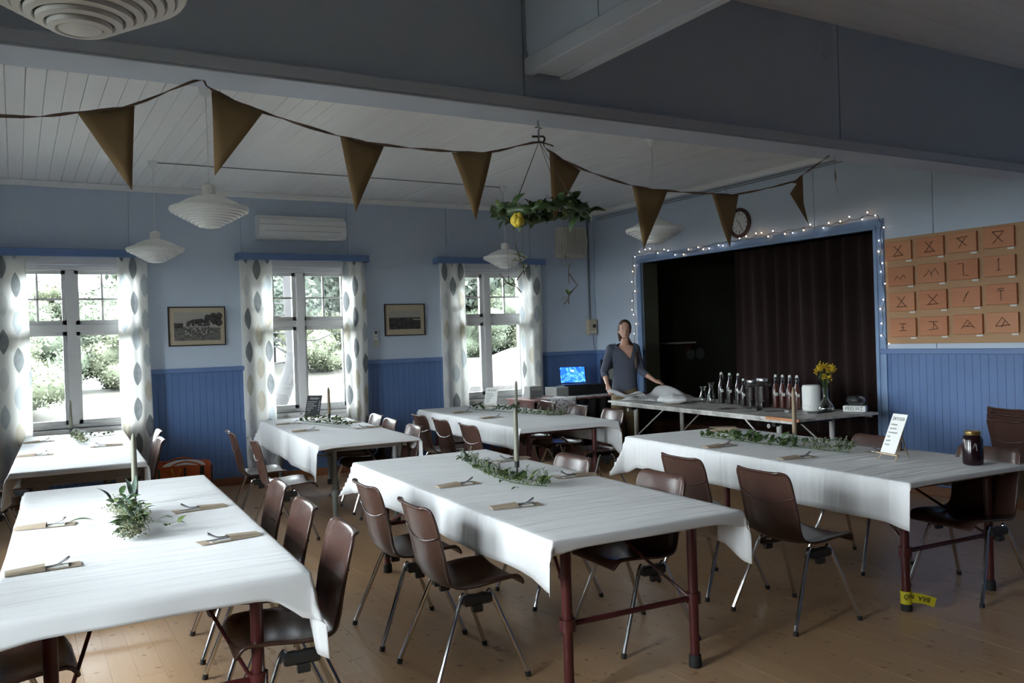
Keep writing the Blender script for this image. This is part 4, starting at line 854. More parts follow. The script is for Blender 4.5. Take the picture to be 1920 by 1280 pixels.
greens([(4.66, 4.1), (4.66, 3.88), (4.68, 3.66)], 'feathery dark sprig between the candle and the menu easel', [('herb', 120), ('mid', 20), ('blue', 20)], 16, 0, .045, .07, 9)
# ------------------------------------------------------------------ menu cards on easels
def easel(x, y, az, w_, h, lean, lab_e, lab_c, dark):
    t = empty('small_easel', (x, y, .7565), R(az), lab_e, 'easel', 'small wooden menu easels'); ln = R(lean)
    def q(u, v, k=0.0): return (u, -k*math.cos(ln)+v*math.sin(ln), v*math.cos(ln)+k*-math.sin(ln)*0)     # local: card faces -y, leans towards +y
    for s in (-1, 1): MB().tube([(s*.075, -.028, .0), (s*.02, .018+.16*math.sin(ln), .19*math.cos(ln)+.01)], .0048, 6).build('leg', 'pine_light', t)
    MB().tube([(0, .13, .0), (0, .05+.05*math.sin(ln), .18)], .0045, 6).build('rear_leg', 'pine_light', t)
    MB().box(-.095, .095, -.036, -.012, .030, .038, .001).build('ledge', 'pine_light', t)
    c = empty('menu_card', (x, y, .7565), R(az), lab_c, 'menu card', 'menu cards on small easels')
    b = MB().box(-w_/2, w_/2, -.0015, .0015, 0, h); B = Matrix.Translation((0, -.024, .0385)) @ Matrix.Rotation(-ln, 4, 'X'); b.xf(B).build('card', 'chalkboard' if dark else 'paper_white', c)
    ik = 'chalk' if dark else 'ink'; F = B @ Matrix.Translation((0, -.0018, 0)) @ Matrix.Rotation(R(90), 4, 'X')
    text('Drycker' if dark else 'DRYCKER', .034 if dark else .030, ik, c, F @ Matrix.Translation((0, h-.034, 0)), shear=.35 if dark else 0, sx=.95 if dark else .8, name='heading')
    g = random.Random(int(x*100)); m = MB()
    for r in range(5 if dark else 6):
        z = h-.075-r*(h-.10)/6; xx = -w_/2+.014; lim = g.uniform(.0, .035) if r < 3 else g.uniform(-.03, 0)
        while xx < lim:
            l = g.uniform(.004, .009); zz = z+g.uniform(-.004, .005); m.box(xx, xx+l*.7, -.0022, -.0016, zz, zz+.0028).box(xx+l*.6, xx+l*.85, -.0022, -.0016, z-.002, z+.007); xx += l
        if dark: m.box(w_/2-.026, w_/2-.014, -.0022, -.0016, z, z+.009)
    m.xf(B); m.build('handwriting', ik, c)
easel(4.70, 3.37, -105, .13, .26, 24, 'wooden easel on the right-hand table left of the dark jar', 'tall white menu card on the easel on the right-hand table', False)
easel(4.80, 8.72, -54, .16, .22, 20, 'wooden easel on the back table near the corner', 'white menu card on the back table before the window', False)
easel(2.78, 9.10, -47, .18, .24, 20, 'wooden easel on the table before the middle window', 'black chalkboard menu card on the table before the middle window', True)
# ------------------------------------------------------------------ jar, napkin stack
def lat(name, prof, mat, parent, n=24, loc=None): return MB().lathe(prof, n).build(name, mat, parent, smooth='auto', loc=loc)
jr = empty('jam_jar', (4.845, 2.93, .7565), 0, 'big dark jar with a golden lid at the right end of the right-hand table', 'jar')
lat('glass_jar', [(.046, 0), (.054, .006), (.056, .02), (.056, .15), (.048, .168), (.040, .174), (.040, .18)], 'jam_dark', jr); lat('lid', [(.043, .176), (.044, .178), (.044, .196), (.041, .199), (.001, .199)], 'brass', jr)
MB().add([(-.05, -.0265, .10), (-.032, -.0465, .085), (-.034, -.046, .125), (-.043, -.038, .135)], [(0, 1, 2, 3)]).build('label_spot', 'plate_grey', jr)
for k in range(5):
    o = MB().box(-.105, .105, -.05, .05, 0, .0066, .001).build('paper_sleeve', 'kraft', loc=(5.04+rg.uniform(-.01, .01), 5.16+rg.uniform(-.01, .01), .757+.0072*k)); o.rotation_euler = (0, 0, R(-50+rg.uniform(-30, 30)))
    tag(o, '%s paper sleeve in the pile on the far end of the right-hand table' % ['lowest', 'second lowest', 'middle', 'second highest', 'topmost'][k], 'paper sleeve', 'spare paper sleeves')
# ------------------------------------------------------------------ serving table along the stage
SA = R(-4.7); SC = (6.50, 6.63); ZS = .79
sv = empty('serving_table', (SC[0], SC[1], 0), SA, 'long worn white-painted serving table in front of the stage', 'table')
MB().box(-.49, .49, -.35, 1.56, ZS-.022, ZS, .003).build('tabletop', 'table_paint_white', sv); MB().box(-.49, .49, -1.56, -.352, ZS-.024, ZS-.001, .003).build('tabletop', 'table_paint_white', sv)
MB().box(-.494, -.47, -1.56, -1.15, ZS-.025, ZS+.001, .002).build('wooden_edge', 'plaque_pine', sv)
MB().box(-.48, -.455, -1.5, 1.5, ZS-.05, ZS-.022, .002).build('side_rail', 'table_paint_white', sv); MB().box(.455, .48, -1.5, 1.5, ZS-.05, ZS-.022, .002).build('side_rail', 'table_paint_white', sv)
for y in (-1.15, 1.2):
    for x in (-.33, .33):
        l = MB().tube([(x, y, 0), (x, y, ZS-.09)], [.022, .026], 14).build('leg', 'grey_steel' if 0 else 'label_white', sv, smooth='auto'); MB().lathe([(.028, 0), (.028, .03), (.024, .04)], 12, (x, y, 0)).build('rubber_foot', 'rubber', l)
        MB().tube([(x, y-.03*np.sign(y), .40), (x*.9, y-np.sign(y)*.55, ZS-.04)], .008, 8).build('brace', 'label_white', sv)
    MB().box(-.40, .40, y-.02, y+.02, ZS-.10, ZS-.022, .003).build('rail', 'black_plastic', sv)
    MB().lathe([(.02, 0), (.02, .006), (.012, .006), (.012, 0)], 14).xf(Matrix.Translation((-.40, y+.06, ZS-.10)) @ Matrix.Rotation(R(-90), 4, 'Y')).build('locking_ring', 'label_white', sv)
def swing_bottle(x, y, fill, label, s=1.0, z=ZS):
    t = empty('swing_top_bottle', (x, y, z), 0, label, 'bottle', 'swing-top bottles on the serving table'); t.scale = (s, s, s)
    lat('juice', [(.001, .004), (.034, .006), (.035, .02), (.035, .16), (.028, .205), (.016, .24), (.014, .25), (.001, .25)], fill, t, 16)
    lat('glass', [(.036, 0), (.039, .005), (.039, .16), (.033, .205), (.018, .25), (.0155, .30), (.018, .302), (.018, .312), (.012, .314)], 'bottle_glass', t, 20)
    lat('stopper', [(.013, .312), (.015, .316), (.015, .33), (.009, .338), (.001, .339)], 'white_plastic', t, 12)
    MB().tube([(-.018, 0, .285), (-.024, 0, .31), (-.016, 0, .335), (0, 0, .34), (.016, 0, .335), (.024, 0, .31), (.018, 0, .285)], .0016, 5).tube([(.024, 0, .31), (.03, 0, .28), (.02, 0, .262)], .0016, 5).build('wire_bail', 'steel', t)
    MB().add([(-.033, -.0215, .125), (-.012, -.0378, .125), (-.012, -.0378, .155), (-.033, -.0215, .155)], [(0, 1, 2, 3)]).build('label', 'label_white', t); return t
for x, y, f, s, lab in [(6.66, 6.84, 'juice_purple', 1.02, 'dark juice swing-top bottle, leftmost of the left bottle group'), (6.665, 6.72, 'juice_purple', 1.0, 'dark juice swing-top bottle, second from left in the left bottle group'), (6.66, 6.59, 'juice_purple', 1.0, 'dark juice swing-top bottle, third in the left group, next to the short one'),
    (6.56, 6.42, 'juice_purple', .86, 'short dark swing-top bottle pressed against the smaller drink dispenser'), (6.63, 6.045, 'juice_red', 1.0, 'reddish juice swing-top bottle right beside the larger drink dispenser'), (6.62, 5.945, 'juice_red', 1.0, 'reddish juice swing-top bottle, second of the right bottle group'),
    (6.615, 5.85, 'juice_red', 1.0, 'reddish juice swing-top bottle, third of the right bottle group'), (6.61, 5.755, 'juice_red', 1.0, 'reddish juice swing-top bottle, nearest the white paper-wrapped roll')]: swing_bottle(x, y, f, lab, s)
def dispenser(x, y, r, h, label):
    t = empty('drink_dispenser', (x, y, ZS), R(-55), label, 'dispenser', 'glass drink dispensers')
    lat('drink', [(.001, .006), (r*.93, .008), (r*.95, .03), (r*.95, h*.72), (.001, h*.72)], 'juice_purple', t); lat('glass', [(r*.9, 0), (r, .012), (r, h*.78), (r*.8, h*.84), (r*.74, h*.86), (r*.74, h*.9)], 'bottle_glass', t)
    lat('lid', [(r*.78, h*.88), (r*.8, h*.89), (r*.8, h*.98), (r*.76, h), (.001, h)], 'steel', t)
    MB().tube([(0, -r, .04), (0, -r-.035, .04)], .009, 8).tube([(0, -r-.035, .055), (0, -r-.035, .01)], .008, 8).tube([(-.015, -r-.035, .065), (.025, -r-.035, .075)], .005, 6).tube([(0, -r-.035, .05), (0, -r-.035, .068)], .005, 6).build('tap', 'chrome', t, smooth='auto')
dispenser(6.62, 6.36, .068, .275, 'smaller glass drink dispenser with a tap, right of the left bottle group'); dispenser(6.60, 6.185, .085, .30, 'larger glass drink dispenser with a tap, left of the right bottle group')
rl = empty('wrapped_roll', (6.63, 5.60, ZS), 0, 'upright white paper-wrapped roll between the bottles and the flower carafe', 'roll')
P = MB().lathe([(.001, 0), (.083, .0), (.088, .02), (.087, .13), (.088, .22), (.078, .245), (.05, .25), (.001, .243)], 28); P.v = [(v[0]*(1+.03*math.sin(v[2]*60+math.atan2(v[1], v[0])*5)), v[1]*(1+.03*math.sin(v[2]*50+math.atan2(v[1], v[0])*4)), v[2]) for v in P.v]; P.build('paper_wrap', 'paper_white', rl, smooth='auto')
MB().box(-.092, -.086, -.05, .03, .04, .05).build('tape_strip', 'label_white', rl)
cf_ = empty('carafe', (6.66, 5.46, ZS), 0, 'round-bellied glass carafe holding yellow flowers on the serving table', 'carafe')
lat('glass', [(.06, 0), (.078, .01), (.08, .03), (.06, .075), (.03, .11), (.024, .15), (.026, .21), (.03, .225)], 'clear_glass', cf_); lat('water', [(.001, .006), (.072, .012), (.074, .03), (.06, .06), (.001, .06)], 'bottle_glass', cf_)
fw_ = empty('yellow_flowers', (6.66, 5.46, ZS+.20), 0, 'bunch of yellow flowers standing in the glass carafe', 'flowers'); g = random.Random(5); m = MB(); s_ = MB()
for k in range(14):
    dx, dy, h = g.uniform(-.08, .08), g.uniform(-.08, .08), g.uniform(.12, .24); s_.tube([(0, 0, -.12), (dx*.3, dy*.3, .05), (dx, dy, h)], .0018, 4)
    for _ in range(26): m.ell((dx+g.gauss(0, .014), dy+g.gauss(0, .014), h+g.gauss(0, .014)), (.006, .006, .006), 5, 3)
    for _ in range(3): put_leaf('herb', fw_, (dx*.6, dy*.6, h*.6), g.uniform(0, 6.3), g.uniform(0, 1), 1.2)
s_.build('stems', 'leaf_dark', fw_); o = m.build('flower_heads', 'goldenrod', fw_); o['kind'] = 'stuff'
def jug(x, y, h, label, hd_):
    t = empty('glass_jug', (x, y, ZS), R(35), label, 'jug', 'small glass jugs'); lat('glass', [(.03, 0), (.045, .005), (.046, h*.35), (.028, h*.62), (.024, h*.85), (.038, h), (.039, h+.003), (.024, h*.86)], 'clear_glass', t)
    lat('base', [(.044, 0), (.045, .004), (.03, .012), (.001, .012)], 'steel', t); MB().tube(smoothpath([(hd_*.028, 0, h*.8), (hd_*.075, 0, h*.75), (hd_*.085, 0, h*.45), (hd_*.045, 0, h*.25)], 4), .005, 6).build('handle', 'clear_glass', t, smooth=True)
jug(6.66, 7.13, .175, 'small glass jug nearer the woman, left of two', -1); jug(6.64, 6.98, .225, 'taller glass jug nearer the bottles, right of two', -1)
bx_ = empty('white_packet', (6.80, 5.24, ZS), R(28), 'white packet with black lettering at the right end of the serving table', 'packet')
bevel(MB().box(-.055, .055, -.10, .10, 0, .055).build('box', 'paper_white', bx_), .004); text('PEELWZ', .045, 'ink', bx_, Matrix.Translation((-.0556, 0, .028)) @ Matrix.Rotation(R(-90), 4, 'Z') @ Matrix.Rotation(R(90), 4, 'X'), sx=.95)
db = empty('cling_film_bundle', (6.82, 5.25, ZS+.056), 0, 'crumpled dark plastic bundle lying on the white packet', 'bundle')
m = MB().ell((0, 0, .05), (.075, .095, .048), 16, 10); m.v = [(v[0]*(1+.1*math.sin(v[1]*80)), v[1]*(1+.08*math.sin(v[0]*90)), max(0, v[2]+.006*math.sin(v[0]*120+v[1]*70))) for v in m.v]; m.build('plastic', 'bottle_glass', db, smooth=True); MB().ell((0, 0, .045), (.055, .075, .035), 12, 8).build('contents', 'black_plastic', db, smooth=True)
for x, y, dx, dy, mt, lab, az in [(6.30, 6.0, .06, .03, 'black_plastic', 'small black box on the serving table before the larger dispenser', 20), (6.36, 5.62, .05, .03, 'grey_plastic', 'flat grey box on the serving table before the wrapped roll', -10), (6.5, 5.4, .10, .06, 'black_plastic', 'flat dark tray on the serving table under the carafe side', 0)]:
    t = empty('small_box', (x, y, ZS), R(az), lab, 'box'); bevel(MB().box(-dx, dx, -dy, dy, 0, .022 if dx < .09 else .008).build('box_body', mt, t), .002); MB().box(-dx*.9, dx*.9, -dy*.9, dy*.9, .022 if dx < .09 else .008, .024 if dx < .09 else .0095).build('box_lid', mt, t)
for k, (x, y, a, mt) in enumerate([(6.22, 7.15, 10, 'passepartout'), (6.20, 6.75, -20, 'sheet_grey'), (6.25, 6.35, 15, 'plate_grey'), (6.45, 6.2, 60, 'plate_grey'), (6.35, 5.8, -30, 'plate_grey')]):
    o = MB().add([(-.10, -.07, .0), (.10, -.07, .0), (.10, .07, .0), (-.10, .07, .0), (-.09, -.06, .0015), (.09, -.06, .003), (.095, .07, .0015), (-.1, .06, .001)], [(3, 2, 1, 0), (4, 5, 6, 7), (0, 1, 5, 4), (1, 2, 6, 5), (2, 3, 7, 6), (3, 0, 4, 7)]).build('paper_sheet', mt, loc=(x, y, ZS+.0005+.0001*k)); o.rotation_euler = (0, 0, R(a))
    tag(o, ['yellowish sheet on the serving table below the glass jugs', 'pale sheet on the serving table before the left bottles', 'dark printed sheet before the smaller dispenser', 'dark printed sheet before the larger dispenser', 'dark printed sheet before the right bottle group'][k], 'paper', 'sheets of paper on the serving table')
# ------------------------------------------------------------------ side desk in the corner with laptop and amplifier
dk = empty('side_desk', (0, 0, 0), 0, 'desk in the corner with a reddish end and a long black front cloth', 'desk'); DZ = .80
MB().box(5.46, 7.22, 8.80, 9.50, DZ-.025, DZ, .003).build('desktop', 'red_brown_panel', dk); MB().box(5.47, 5.70, 8.81, 8.83, .10, DZ-.025, .002).build('front_panel', 'red_brown_panel', dk)
for a in (5.47, 7.18): MB().box(a, a+.03, 8.81, 9.48, 0, DZ-.025, .002).build('side_panel', 'red_brown_panel', dk)
P = []
for i in range(61):
    for j in range(5): P.append((5.70+i*.025, 8.80+.012*math.sin(i*.9)-.01*(1-j/4), .02+(DZ-.035)*j/4))
solid(MB().add(P, [(i*5+j, (i+1)*5+j, (i+1)*5+j+1, i*5+j+1) for i in range(60) for j in range(4)]).build('black_front_cloth', 'black_plastic', dk, smooth=True), .003)
P = []; nx, ny = 16, 16
for i in range(nx+1):
    for j in range(ny+1):
        x = 5.68+.38*i/nx; s = j/ny*.62; 
        if s < .36: p = (x+.04*(.36-s), 9.14-s, DZ+.004+.002*math.sin(x*40))
        else: p = (x+.05*(s-.36), 8.78-.005*math.sin(x*30), DZ+.002-(s-.36))
        P.append(p)
o = MB().add(P, [(i*(ny+1)+j, i*(ny+1)+j+1, (i+1)*(ny+1)+j+1, (i+1)*(ny+1)+j) for i in range(nx) for j in range(ny)]).build('doodle_cloth', 'doodle_cloth', smooth=True); solid(o, .002); tag(o, 'white cloth with black doodles hanging over the front of the corner desk', 'cloth')
o = MB().box(6.06, 7.15, 8.82, 9.06, DZ+.0005, DZ+.006, .001).build('white_runner', 'doodle_cloth'); tag(o, 'white runner along the front edge of the corner desk, left of the woman', 'cloth')
am = empty('amplifier', (5.70, 9.22, DZ), R(-8), 'small grey amplifier box with bright knobs on the left end of the corner desk', 'amplifier'); bevel(MB().box(-.085, .085, -.09, .09, 0, .155).build('housing', 'grey_plastic', am), .005)
for k in range(5): MB().tube([(-.05+.025*k, -.09, .125), (-.05+.025*k, -.10, .125)], .006, 8).build('knob', 'chrome', am)
MB().box(-.07, .07, -.094, -.089, .015, .10).build('grille', 'plate_grey', am)
eq = empty('audio_case', (6.42, 9.27, DZ), R(-4), 'black equipment case with grey end under the laptop', 'case'); bevel(MB().box(-.22, .55, -.15, .16, 0, .125).build('case_body', 'black_plastic', eq), .005); bevel(MB().box(-.40, -.22, -.15, .16, 0, .115).build('case_end', 'grey_plastic', eq), .004)
spk = empty('speaker', (7.0, 9.30, 0), R(-20), 'black loudspeaker cabinet standing in the corner behind the woman', 'speaker'); spk.location.z = DZ+.126; bevel(MB().box(-.11, .11, -.10, .10, 0, .32).build('cabinet', 'black_plastic', spk), .008); MB().lathe([(.07, 0), (.075, .006), (.05, .002), (.02, -.004), (.001, .0)], 20).xf(Matrix.Translation((0, -.101, .12)) @ Matrix.Rotation(R(90), 4, 'X')).build('cone', 'grey_plastic', spk)
lt = empty('laptop', (6.38, 9.25, DZ+.127), R(-22), 'open laptop with a bright blue screen on the corner desk', 'laptop'); bevel(MB().box(-.18, .18, -.13, .12, 0, .018).build('base', 'black_plastic', lt), .004)
k = MB(); [k.box(-.155+.0285*i, -.131+.0285*i, -.04+.024*j, -.02+.024*j, .018, .0195) for i in range(11) for j in range(5)]; o = k.build('keys', 'plate_grey', lt); o['kind'] = 'stuff'
Bm = Matrix.Translation((0, .115, .018)) @ Matrix.Rotation(R(-16), 4, 'X'); MB().box(-.18, .18, 0, .008, 0, .235, .003).xf(Bm).build('lid', 'black_plastic', lt)
sc_ = MB().box(-.168, .168, -.001, -.0002, .014, .225).xf(Bm).build('screen', 'screen_blue', lt); text('MSI', .022, 'screen_text', lt, Bm @ Matrix.Translation((0.0, -.0016, .17)) @ Matrix.Rotation(R(90), 4, 'X')) if 0 else MB().box(-.022, .022, -.0018, -.0012, .165, .182).xf(Bm).build('clock_digits', 'screen_text', sc_)
# ------------------------------------------------------------------ striped bag by the wall
bg_ = empty('orange_bag', (1.50, 9.55, 0), R(-4), 'orange and brown patterned tote bag on the floor by the panelled wall', 'bag')
m = MB().add([(-.26, -.15, 0), (.26, -.15, 0), (.26, .15, 0), (-.26, .15, 0), (-.28, -.17, .36), (0, -.20, .37), (.27, -.17, .34), (.27, .16, .36), (0, .18, .38), (-.28, .16, .38)], [(3, 2, 1, 0), (0, 1, 6, 5, 4), (1, 2, 7, 6), (2, 3, 9, 8, 7), (3, 0, 4, 9)]); solid(m.build('bag_body', 'orange_bag', bg_), .004)
for a, b, mt in ((-.27, -.245, 'leaf_dark'), (-.02, .005, 'dark_brown'), (.14, .185, 'black_plastic'), (.25, .268, 'dark_brown')): MB().box(a, b, -.205+.12*abs((a+b)/2)*.9-.004, -.19+.12*abs((a+b)/2)*.9, .02, .345).build('stripe', mt, bg_)
MB().tube([(-.14, -.20, .34), (-.10, -.20, .20), (-.05, -.203, .33)], .005, 5).build('letter_stroke', 'yellow_tape', bg_); MB().tube([(-.13, -.198, .12), (-.10, -.198, .22)], .004, 5).build('letter_stroke', 'passepartout', bg_)
for y in (-.18, .17): MB().tube(smoothpath([(-.15, y, .35), (-.10, y-.01, .385), (.0, y-.02, .405), (.10, y-.01, .38), (.15, y, .35)], 4), .010, 6).build('handle', 'orange_bag', bg_, smooth=True)
m = MB().ell((0, 0, .33), (.22, .12, .07), 14, 8); m.build('contents', 'sheet_grey', bg_, smooth=True)
# ------------------------------------------------------------------ the woman
def loft(m, rings, n=20, capends=True):
    P = []; prev = None; N = len(rings)
    C = [Vector(r[:3]) for r in rings]
    for i, r in enumerate(rings):
        d = (C[min(i+1, N-1)]-C[max(i-1, 0)]).normalized(); a = Vector((1, 0, 0)); a = (a-d*a.dot(d))
        if a.length < .2: a = Vector((0, -1, 0))-d*(-d.y)
        a.normalize(); b = d.cross(a)
        P += [C[i]+a*(r[3]*math.cos(t))+b*(r[4]*math.sin(t)) for t in [2*math.pi*k/n for k in range(n)]]
    F = [(i*n+k, i*n+(k+1) % n, (i+1)*n+(k+1) % n, (i+1)*n+k) for i in range(N-1) for k in range(n)]+[tuple(range(n))[::-1], tuple(range((N-1)*n, N*n))]
    m.add(P, F)
def remeshed(m, name, mat, parent, vox, keep=None, sm=2):
    o = m.build(name+'_raw', mat); md = o.modifiers.new('r', 'REMESH'); md.mode = 'VOXEL'; md.voxel_size = vox
    s = o.modifiers.new('s', 'SMOOTH'); s.iterations = sm; s.factor = .5
    dg = bpy.context.evaluated_depsgraph_get(); dg.update(); me = bpy.data.meshes.new_from_object(o.evaluated_get(dg)); bpy.data.objects.remove(o)
    if keep:
        import bmesh
        b = bmesh.new(); b.from_mesh(me); bmesh.ops.delete(b, geom=[f for f in b.faces if not keep(f.calc_center_median())], context='FACES'); b.to_mesh(me); b.free()
    me.materials.clear(); me.materials.append(M[mat]); me.shade_smooth(); return link(name, me, parent)
def nod(m): m.v = [(x, y-.01*min(1, max(0, (z-1.46)/.09)), z-.032*min(1, max(0, (z-1.44)/.11))) for x, y, z in m.v]
wm = empty('person', (6.52, 8.40, 0), -.5306, 'woman in a blue-grey sweater spreading sheets over the end of the serving table', 'person')
b = MB()
loft(b, [(.03, .02, 1.40, .10, .06), (.035, .01, 1.47, .055, .055), (.037, -.002, 1.52, .05, .052), (.037, -.012, 1.56, .05, .055)])            # neck
b.ell((.036, -.01, 1.675), (.074, .092, .108), 24, 16); loft(b, [(.036, -.03, 1.64, .064, .07), (.036, -.045, 1.60, .055, .058), (.036, -.055, 1.562, .034, .036)])  # skull, jaw
b.ell((.034, -.107, 1.635), (.011, .016, .012), 8, 6); loft(b, [(.035, -.092, 1.675, .008, .008), (.034, -.110, 1.638, .011, .010)], 8)          # nose
b.ell((.034, -.090, 1.600), (.022, .012, .009), 10, 6); b.ell((-.037, .0, 1.65), (.010, .018, .028), 8, 6); b.ell((.110, .0, 1.65), (.010, .018, .028), 8, 6)
loft(b, [(.02, .02, .84, .14, .10), (.02, .02, 1.0, .135, .095), (.03, .01, 1.15, .125, .09), (.04, .005, 1.28, .145, .10), (.035, .01, 1.38, .155, .085), (.03, .02, 1.43, .11, .06)])
def arm(sh, el, wr_, side):
    loft(b, [(*sh, .05, .05), (*(Vector(sh).lerp(Vector(el), .5)), .042, .042), (*el, .036, .036), (*(Vector(el).lerp(Vector(wr_), .4)), .035, .033), (*wr_, .023, .020)], 14)
def hand(wr_, dirv, nrm, side, curl):
    W = Vector(wr_); d = Vector(dirv).normalized(); n_ = (Vector(nrm)-d*Vector(nrm).dot(d)).normalized(); s = d.cross(n_)*side
    loft(b, [(*(W-d*.01), .022, .018), (*(W+d*.03), .033, .015), (*(W+d*.075), .036, .014)], 12)
    for k, L in enumerate((.070, .078, .072, .058)):
        base = W+d*.075+s*(.030-.020*k); p1 = base+d*L*.45+n_*curl*.010; p2 = p1+(d*math.cos(curl)+n_*math.sin(curl)).normalized()*L*.32; p3 = p2+(d*math.cos(curl*1.8)+n_*math.sin(curl*1.8)).normalized()*L*.25
        b.tube([base-d*.02, base, p1, p2, p3], [.0095, .0092, .0085, .0078, .0065], 8)
    tb = W+d*.025+s*.030; b.tube([W+d*.01+s*.015, tb, tb+d*.03+s*.018+n_*.012, tb+d*.052+s*.012+n_*.028], [.011, .0105, .009, .0075], 8)
SL, EL, WL = (-.142, .02, 1.395), (-.235, .01, 1.12), (-.215, -.17, .965)
SR, ER, WR_ = (.160, .02, 1.395), (.235, -.01, 1.11), (.365, -.16, 1.00)
arm(SL, EL, WL, 1); arm(SR, ER, WR_, -1)
hand(WL, (.10, -.35, -.55), (.75, .3, -.3), -1, .95); hand(WR_, (.75, -.35, -.25), (-.05, .1, -1), 1, .75)
for s in (-1, 1): loft(b, [(.02+s*.075, .02, .88, .085, .09), (.02+s*.085, .02, .70, .078, .08), (.02+s*.085, .01, .50, .055, .058), (.02+s*.085, .03, .30, .048, .05), (.02+s*.085, .03, .09, .034, .036), (.02+s*.085, -.02, .045, .035, .05)], 16)
nod(b); remeshed(b, 'body', 'skin', wm, .0065)
b = MB()       # sweater
b.ell((.032, .015, 1.43), (.165, .068, .06), 20, 12)
for q_ in (SL, SR): b.ell((q_[0]*1.0, .015, 1.40), (.062, .064, .062), 14, 10)
loft(b, [(.015, .02, .80, .168, .125), (.018, .02, .90, .160, .120), (.02, .02, 1.02, .150, .108), (.03, .012, 1.14, .145, .104), (.04, .002, 1.27, .165, .118), (.036, .008, 1.37, .172, .105), (.032, .018, 1.42, .145, .08), (.03, .02, 1.46, .09, .06)], 28)
for sh, el, wr_ in ((SL, EL, WL), (SR, ER, WR_)):
    s, e, w_ = Vector(sh), Vector(el), Vector(wr_); loft(b, [(*(s+Vector((0, 0, .0))), .058, .058), (*s.lerp(e, .5), .053, .053), (*e, .048, .048), (*e.lerp(w_, .30), .046, .044), (*e.lerp(w_, .42), .042, .040)], 16)
def vneck(p):
    if p.y > .06 or p.z < 1.26: return True
    t = (p.z-1.265)/(1.47-1.265)
    return not (.075-.165*t < p.x < .075+.075*t and t > 0) and p.z < 1.475
sw = remeshed(b, 'sweater', 'sweater_grey', wm, .010, lambda p: vneck(p) and p.z < 1.47); solid(sw, .003, 1)
b = MB()       # trousers
loft(b, [(.02, .02, .98, .148, .108), (.02, .02, .88, .168, .125), (.02, .02, .78, .175, .128)], 24)
for s in (-1, 1): loft(b, [(.02+s*.075, .02, .82, .098, .118), (.02+s*.088, .02, .66, .095, .10), (.02+s*.092, .01, .48, .078, .082), (.02+s*.092, .025, .28, .070, .074), (.02+s*.092, .025, .07, .066, .070)], 18)
remeshed(b, 'trousers', 'trousers_khaki', wm, .012)
for s in (-1, 1): m = MB(); loft(m, [(.02+s*.088, .07, .04, .032, .04), (.02+s*.088, .02, .045, .042, .045), (.02+s*.09, -.06, .035, .044, .034), (.02+s*.09, -.14, .026, .036, .024)], 14); m.build('shoe', 'shoe_black', wm, smooth=True)
b = MB(); b.ell((.038, .012, 1.695), (.086, .098, .106), 24, 18); loft(b, [(.04, .08, 1.66, .05, .03), (.05, .095, 1.58, .045, .035), (.085, .07, 1.50, .040, .035), (.125, .02, 1.42, .038, .030), (.150, -.055, 1.34, .033, .025), (.155, -.095, 1.24, .026, .018), (.15, -.105, 1.15, .012, .010)], 14)
loft(b, [(-.030, .045, 1.68, .02, .04), (-.026, .06, 1.60, .020, .035), (-.01, .075, 1.52, .022, .03)], 10)
nod(b); remeshed(b, 'hair', 'hair_brown', wm, .008, lambda p: not (p.y < -.045 and p.z < 1.703 and -.036 < p.x < .108 and p.z > 1.50))
face_start = len(wm.children)
for s in (-1, 1):
    MB().ell((.035+s*.030, -.0835, 1.668), (.012, .008, .0045), 10, 6).build('eye', 'eye_white', wm, smooth=True); MB().ell((.035+s*.030, -.0905, 1.6665), (.0045, .002, .004), 8, 5).build('iris', 'ink', wm)
    MB().tube([(.035+s*.017, -.0925, 1.688), (.035+s*.032, -.091, 1.692), (.035+s*.046, -.082, 1.687)], .0026, 5).build('eyebrow', 'hair_brown', wm)
MB().ell((.034, -.1005, 1.6035), (.018, .005, .0035), 10, 6).ell((.034, -.0995, 1.5965), (.015, .005, .0040), 10, 6).build('lips', 'lips', wm, smooth=True)
for ch in wm.children:
    if ch.name.split('.')[0] in ('eye', 'iris', 'eyebrow', 'lips'): ch.location = (0, -.010, -.032)
# sheets she spreads
wmat = Matrix.Translation((6.52, 8.40, 0)) @ Matrix.Rotation(-.5306, 4, 'Z')
def drape(name, ctrl, nx, mat, label, cat, th=.0012, ripple=.006, group=None):
    """ctrl: rows of 3D points (world); bicubic patch through them"""
    rows = [smoothpath(r, 6) for r in ctrl]; cols = list(zip(*rows)); G_ = [smoothpath(c, 6) for c in cols]; n = len(G_[0]); g = random.Random(len(name))
    P = [(p.x, p.y, max(p.z+ripple*math.sin(i*.9+j*.5)*math.sin(j*.7), ZS+.002)) for i, c in enumerate(G_) for j, p in enumerate(c)]
    o = MB().add(P, [(i*n+j, (i+1)*n+j, (i+1)*n+j+1, i*n+j+1) for i in range(len(G_)-1) for j in range(n-1)]).build(name, mat, smooth=True); solid(o, th, 1); return tag(o, label, cat, group)
hl_ = wmat @ Vector((-.20, -.25, .90)); hr_ = wmat @ Vector((.45, -.21, .955))
drape('white_cloth', [[hl_+Vector((-.03, .02, -.01)), hl_+Vector((.07, -.09, -.045)), hl_+Vector((.16, -.16, -.05)), hl_+Vector((.30, -.25, -.04)), hl_+Vector((.36, -.27, -.105))],
    [hl_+Vector((0, 0, .015)), hl_+Vector((.09, -.02, .0)), hl_+Vector((.20, -.08, -.06)), hl_+Vector((.32, -.18, -.02)), hl_+Vector((.40, -.2, -.10))],
    [hl_+Vector((.01, .03, -.01)), hl_+Vector((.12, .04, -.07)), hl_+Vector((.24, -.01, -.10)), hl_+Vector((.36, -.1, -.09)), hl_+Vector((.44, -.14, -.108))]], 6, 'cloth_white', 'white cloth hanging from the woman\'s hand on the left onto the table end', 'cloth', group='cloths at the end of the serving table')
c0 = Vector((6.55, 7.75, ZS+.004))
